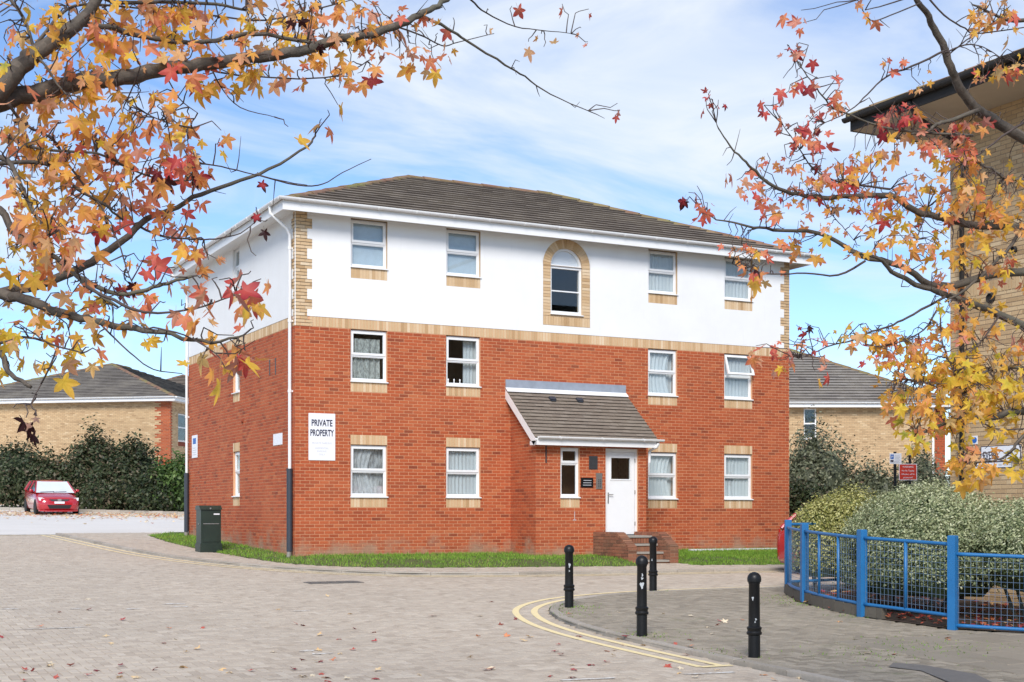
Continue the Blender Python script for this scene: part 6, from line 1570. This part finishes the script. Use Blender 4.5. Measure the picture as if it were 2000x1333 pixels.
BLR = [(1570, 115, 45, 30, 14, .26, .07, 9, 9.8), (1600, 160, 50, 25, 12, .34, .1, 9, 9.8), (1515, 180, 30, 20, 6, .28, .06, 9, 9.8), (1505, 215, 25, 15, 4, .3, .06, 9, 9.6), (1385, 205, 22, 22, 7, .24, .05, 9, 9.5), (1560, 45, 14, 18, 4, .25, .05, 9, 9.5),
 (1575, 245, 50, 45, 24, .30, .08, 9, 9.8), (1590, 275, 40, 30, 14, .26, .07, 9, 9.8), (1655, 200, 30, 20, 6, .34, .08, 9.2, 9.9), (1745, 130, 30, 15, 5, .36, .06, 9.4, 9.9), (1800, 160, 20, 20, 4, .62, .1, 9.4, 10),
 (1650, 335, 55, 45, 36, .32, .12, 9, 10), (1580, 360, 50, 30, 22, .46, .1, 9, 9.8), (1515, 330, 45, 40, 12, .36, .1, 9, 9.6), (1455, 350, 50, 40, 10, .44, .1, 9, 9.6), (1540, 400, 55, 40, 28, .36, .13, 9, 9.8), (1480, 400, 40, 25, 8, .3, .1, 9, 9.6), (1362, 395, 20, 22, 7, .22, .06, 9.2, 9.5), (1368, 430, 20, 15, 3, .42, .05, 9.2, 9.5),
 (1710, 320, 50, 40, 24, .48, .1, 9.2, 10), (1700, 390, 70, 40, 34, .42, .12, 9.2, 10), (1650, 420, 60, 40, 14, .46, .1, 9.2, 9.8), (1765, 235, 45, 30, 34, .26, .08, 9.3, 10.1), (1790, 270, 40, 25, 22, .50, .1, 9.3, 10.1), (1860, 265, 50, 25, 36, .34, .1, 9.5, 10.2), (1905, 240, 25, 20, 10, .38, .1, 9.5, 10.2),
 (1870, 320, 50, 35, 40, .58, .09, 9.5, 10.6), (1860, 370, 60, 40, 50, .58, .1, 9.5, 10.6), (1940, 350, 60, 50, 44, .60, .1, 9.7, 11), (1960, 410, 50, 40, 36, .66, .1, 9.7, 11), (1790, 380, 50, 40, 30, .50, .1, 9.4, 10.4), (1880, 430, 60, 35, 34, .56, .1, 9.6, 10.6), (1950, 140, 45, 35, 36, .50, .2, 9.8, 10.8), (1935, 45, 45, 35, 18, .64, .1, 9.8, 10.8), (1960, 10, 45, 20, 12, .56, .1, 9.8, 10.8), (1690, 15, 18, 30, 7, .56, .1, 9.3, 9.8),
 (1450, 510, 45, 35, 20, .46, .1, 9, 9.8), (1435, 490, 30, 20, 8, .34, .08, 9, 9.6), (1490, 545, 30, 20, 6, .62, .06, 9, 9.5), (1560, 480, 50, 30, 8, .44, .1, 9.2, 9.8), (1650, 470, 60, 40, 12, .52, .1, 9.3, 10), (1720, 450, 60, 35, 18, .54, .1, 9.4, 10.2), (1800, 480, 70, 50, 28, .55, .1, 9.4, 10.4), (1920, 490, 70, 45, 36, .62, .1, 9.7, 10.8), (1780, 500, 40, 40, 6, .5, .1, 9.4, 10), (1850, 520, 40, 40, 18, .52, .12, 9.6, 10.4), (1960, 540, 40, 40, 18, .52, .12, 9.8, 10.6),
 (1910, 590, 60, 40, 12, .66, .1, 9.8, 10.6), (1860, 630, 50, 50, 34, .58, .12, 9.6, 10.6), (1940, 660, 60, 45, 34, .54, .14, 9.8, 10.8), (1690, 665, 45, 30, 18, .62, .12, 9.2, 9.9), (1610, 690, 18, 40, 5, .26, .06, 9.2, 9.6), (1565, 665, 25, 30, 8, .28, .08, 9.2, 9.6), (1520, 690, 55, 25, 20, .40, .13, 9.1, 9.7),
 (1745, 690, 45, 40, 32, .62, .12, 9.4, 10.2), (1800, 670, 50, 45, 36, .60, .12, 9.4, 10.4), (1840, 720, 70, 45, 66, .72, .09, 9.5, 10.6), (1920, 730, 80, 55, 104, .76, .09, 9.6, 11), (1970, 780, 50, 55, 54, .80, .08, 9.8, 11), (1770, 765, 50, 45, 46, .64, .11, 9.3, 10.2), (1850, 790, 70, 45, 70, .72, .09, 9.5, 10.6), (1800, 830, 45, 35, 26, .70, .1, 9.3, 10.2), (1780, 860, 20, 20, 6, .72, .06, 9.3, 9.9), (1875, 850, 22, 35, 14, .74, .06, 9.5, 10.2), (1900, 900, 45, 18, 30, .62, .1, 9.4, 10.2), (1905, 925, 40, 12, 16, .70, .06, 9.5, 10.2), (1985, 905, 20, 30, 14, .84, .08, 9.7, 10.4), (1965, 845, 30, 20, 6, .8, .08, 9.8, 10.4),
 (2120, 300, 120, 200, 90, .6, .12, 9.8, 11), (2120, 650, 120, 200, 90, .7, .12, 9.8, 11)]
SIR = [(1385, 190, 9.3, .12, .24), (1598, 645, 9.4, .11, .30), (1555, 635, 9.4, .10, .22), (1600, 700, 9.4, .13, .28), (1592, 725, 9.4, .13, .6), (1470, 565, 9.2, .13, .66), (1650, 650, 9.4, .13, .22)]
BLR = [(a, b_, c, d_, int(n_ * (1.3 if t_ > .6 else .88) + .5), t_ + .03, u_, v_, w_) for a, b_, c, d_, n_, t_, u_, v_, w_ in BLR]
build_tree('sweetgum_tree', 'autumn tree at the right with red tips and golden yellow lower leaves', trunkR, BRR, BLR, SIR, .121, 23)

# ------------------------------------------------------------------ fallen leaves
FLM = leaf_meshes(M['litter'], 'fallen_leaf')
R = random.Random(5); cnt = 0
def drop(px, py, s, t, z=.014):
    p = gnd(px, py)
    on = .05 if is_near(p.x, p.y) else 0.
    o = bpy.data.objects.new('fallen_leaf', FLM[R.randrange(12), min(TV - 1, int(t * TV))]); COL.objects.link(o)
    o.location = (p.x, p.y, G(p.y) + z + on); o.scale = (s, s, s); o.rotation_euler = (R.gauss(0, .25), R.gauss(0, .25), R.uniform(0, 6.28))
    g = 'pavement' if on else 'road'
    hue = 'dark brown' if t < .16 else 'crimson' if t < .32 else 'orange red' if t < .6 else 'tan yellow' if t < .82 else 'pale bleached'
    where = ('near the bottom edge' if py > 1290 else 'in the middle foreground' if py > 1225 else 'farther up the road') + (' at left' if px < 450 else ' at centre' if px < 900 else ' towards the bollards') if not on else 'on the pavement by the bollards'
    tag(o, hue + ' fallen leaf on the block paving ' + where if not on else hue + ' fallen leaf ' + where, 'leaf', 'fallen leaves on the ' + g)
for _ in range(105): drop(R.uniform(0, 1300) if R.random() < .9 else R.uniform(1300, 1450), 1165 + 168 * R.random() ** .75, R.uniform(.045, .075), R.choice((.12, .25, .3, .35, .5, .75, .85, .95, .95)))
for x, y, t in ((50, 1310, .3), (100, 1300, .8), (235, 1325, .8), (390, 1325, .85), (450, 1315, .8), (110, 1325, .35), (1085, 1273, .2), (1094, 1281, .2), (1122, 1310, .22), (1155, 1300, .15), (1120, 1300, .85), (1210, 1250, .9), (950, 1310, .25), (960, 1308, .2), (1512, 1330, .7), (1560, 1325, .9), (1640, 1222, .7), (1852, 1258, .5), (1695, 1285, .9), (1745, 1288, .5), (1850, 1255, .5), (1490, 1320, .6)): drop(x, y, R.uniform(.055, .075), t)
lb = MB(); lv = []
def litter(p, s, t, z):
    V, Fc, RR = SHAPES[R.randrange(12)]; M_ = Matrix.Translation((p[0], p[1], z)) @ Matrix.Rotation(R.uniform(0, 6.28), 4, 'Z') @ Matrix.Rotation(R.gauss(0, .35), 4, 'X') @ Matrix.Scale(s, 4); A = np.array(M_); W_ = V @ A[:3, :3].T + A[:3, 3]; o = len(lb.v)
    lb.v += [tuple(v) for v in W_]; lb.f += [tuple(o + i for i in f) for f in Fc]; lb.t += [0] * len(Fc); lv.extend([t] * len(V))
for _ in range(1300):
    x = R.uniform(-40, 370); d = R.gauss(58.2, 1.3) if R.random() < .75 else R.gauss(56, 2.2)
    p = at(x, 1000, d); litter(p, R.uniform(.06, .1), R.choice((.5, .7, .8, .9, .95)), G(p.y) + .03)
o = link('leaf_litter', lb.mesh('leaf_litter', M['litter'], vt=lv)); o['kind'] = 'stuff'; tag(o, 'yellow leaf litter drifted around the red hatchback', 'leaf litter')
lb = MB(); lv = []
for _ in range(900):
    x, y = R.uniform(4.1, 7.7), R.uniform(-17.5, -10)
    if not in_bed(x, y) and R.random() < .97: continue
    litter((x, y), R.uniform(.045, .075), R.choice((.05, .1, .2, .35, .5, .7)), G(y) + .075 + R.random() * .03)
o = link('leaf_litter', lb.mesh('leaf_litter', M['litter'], vt=lv)); o['kind'] = 'stuff'; tag(o, 'brown leaf litter on the planting bed under the shrubs', 'leaf litter')
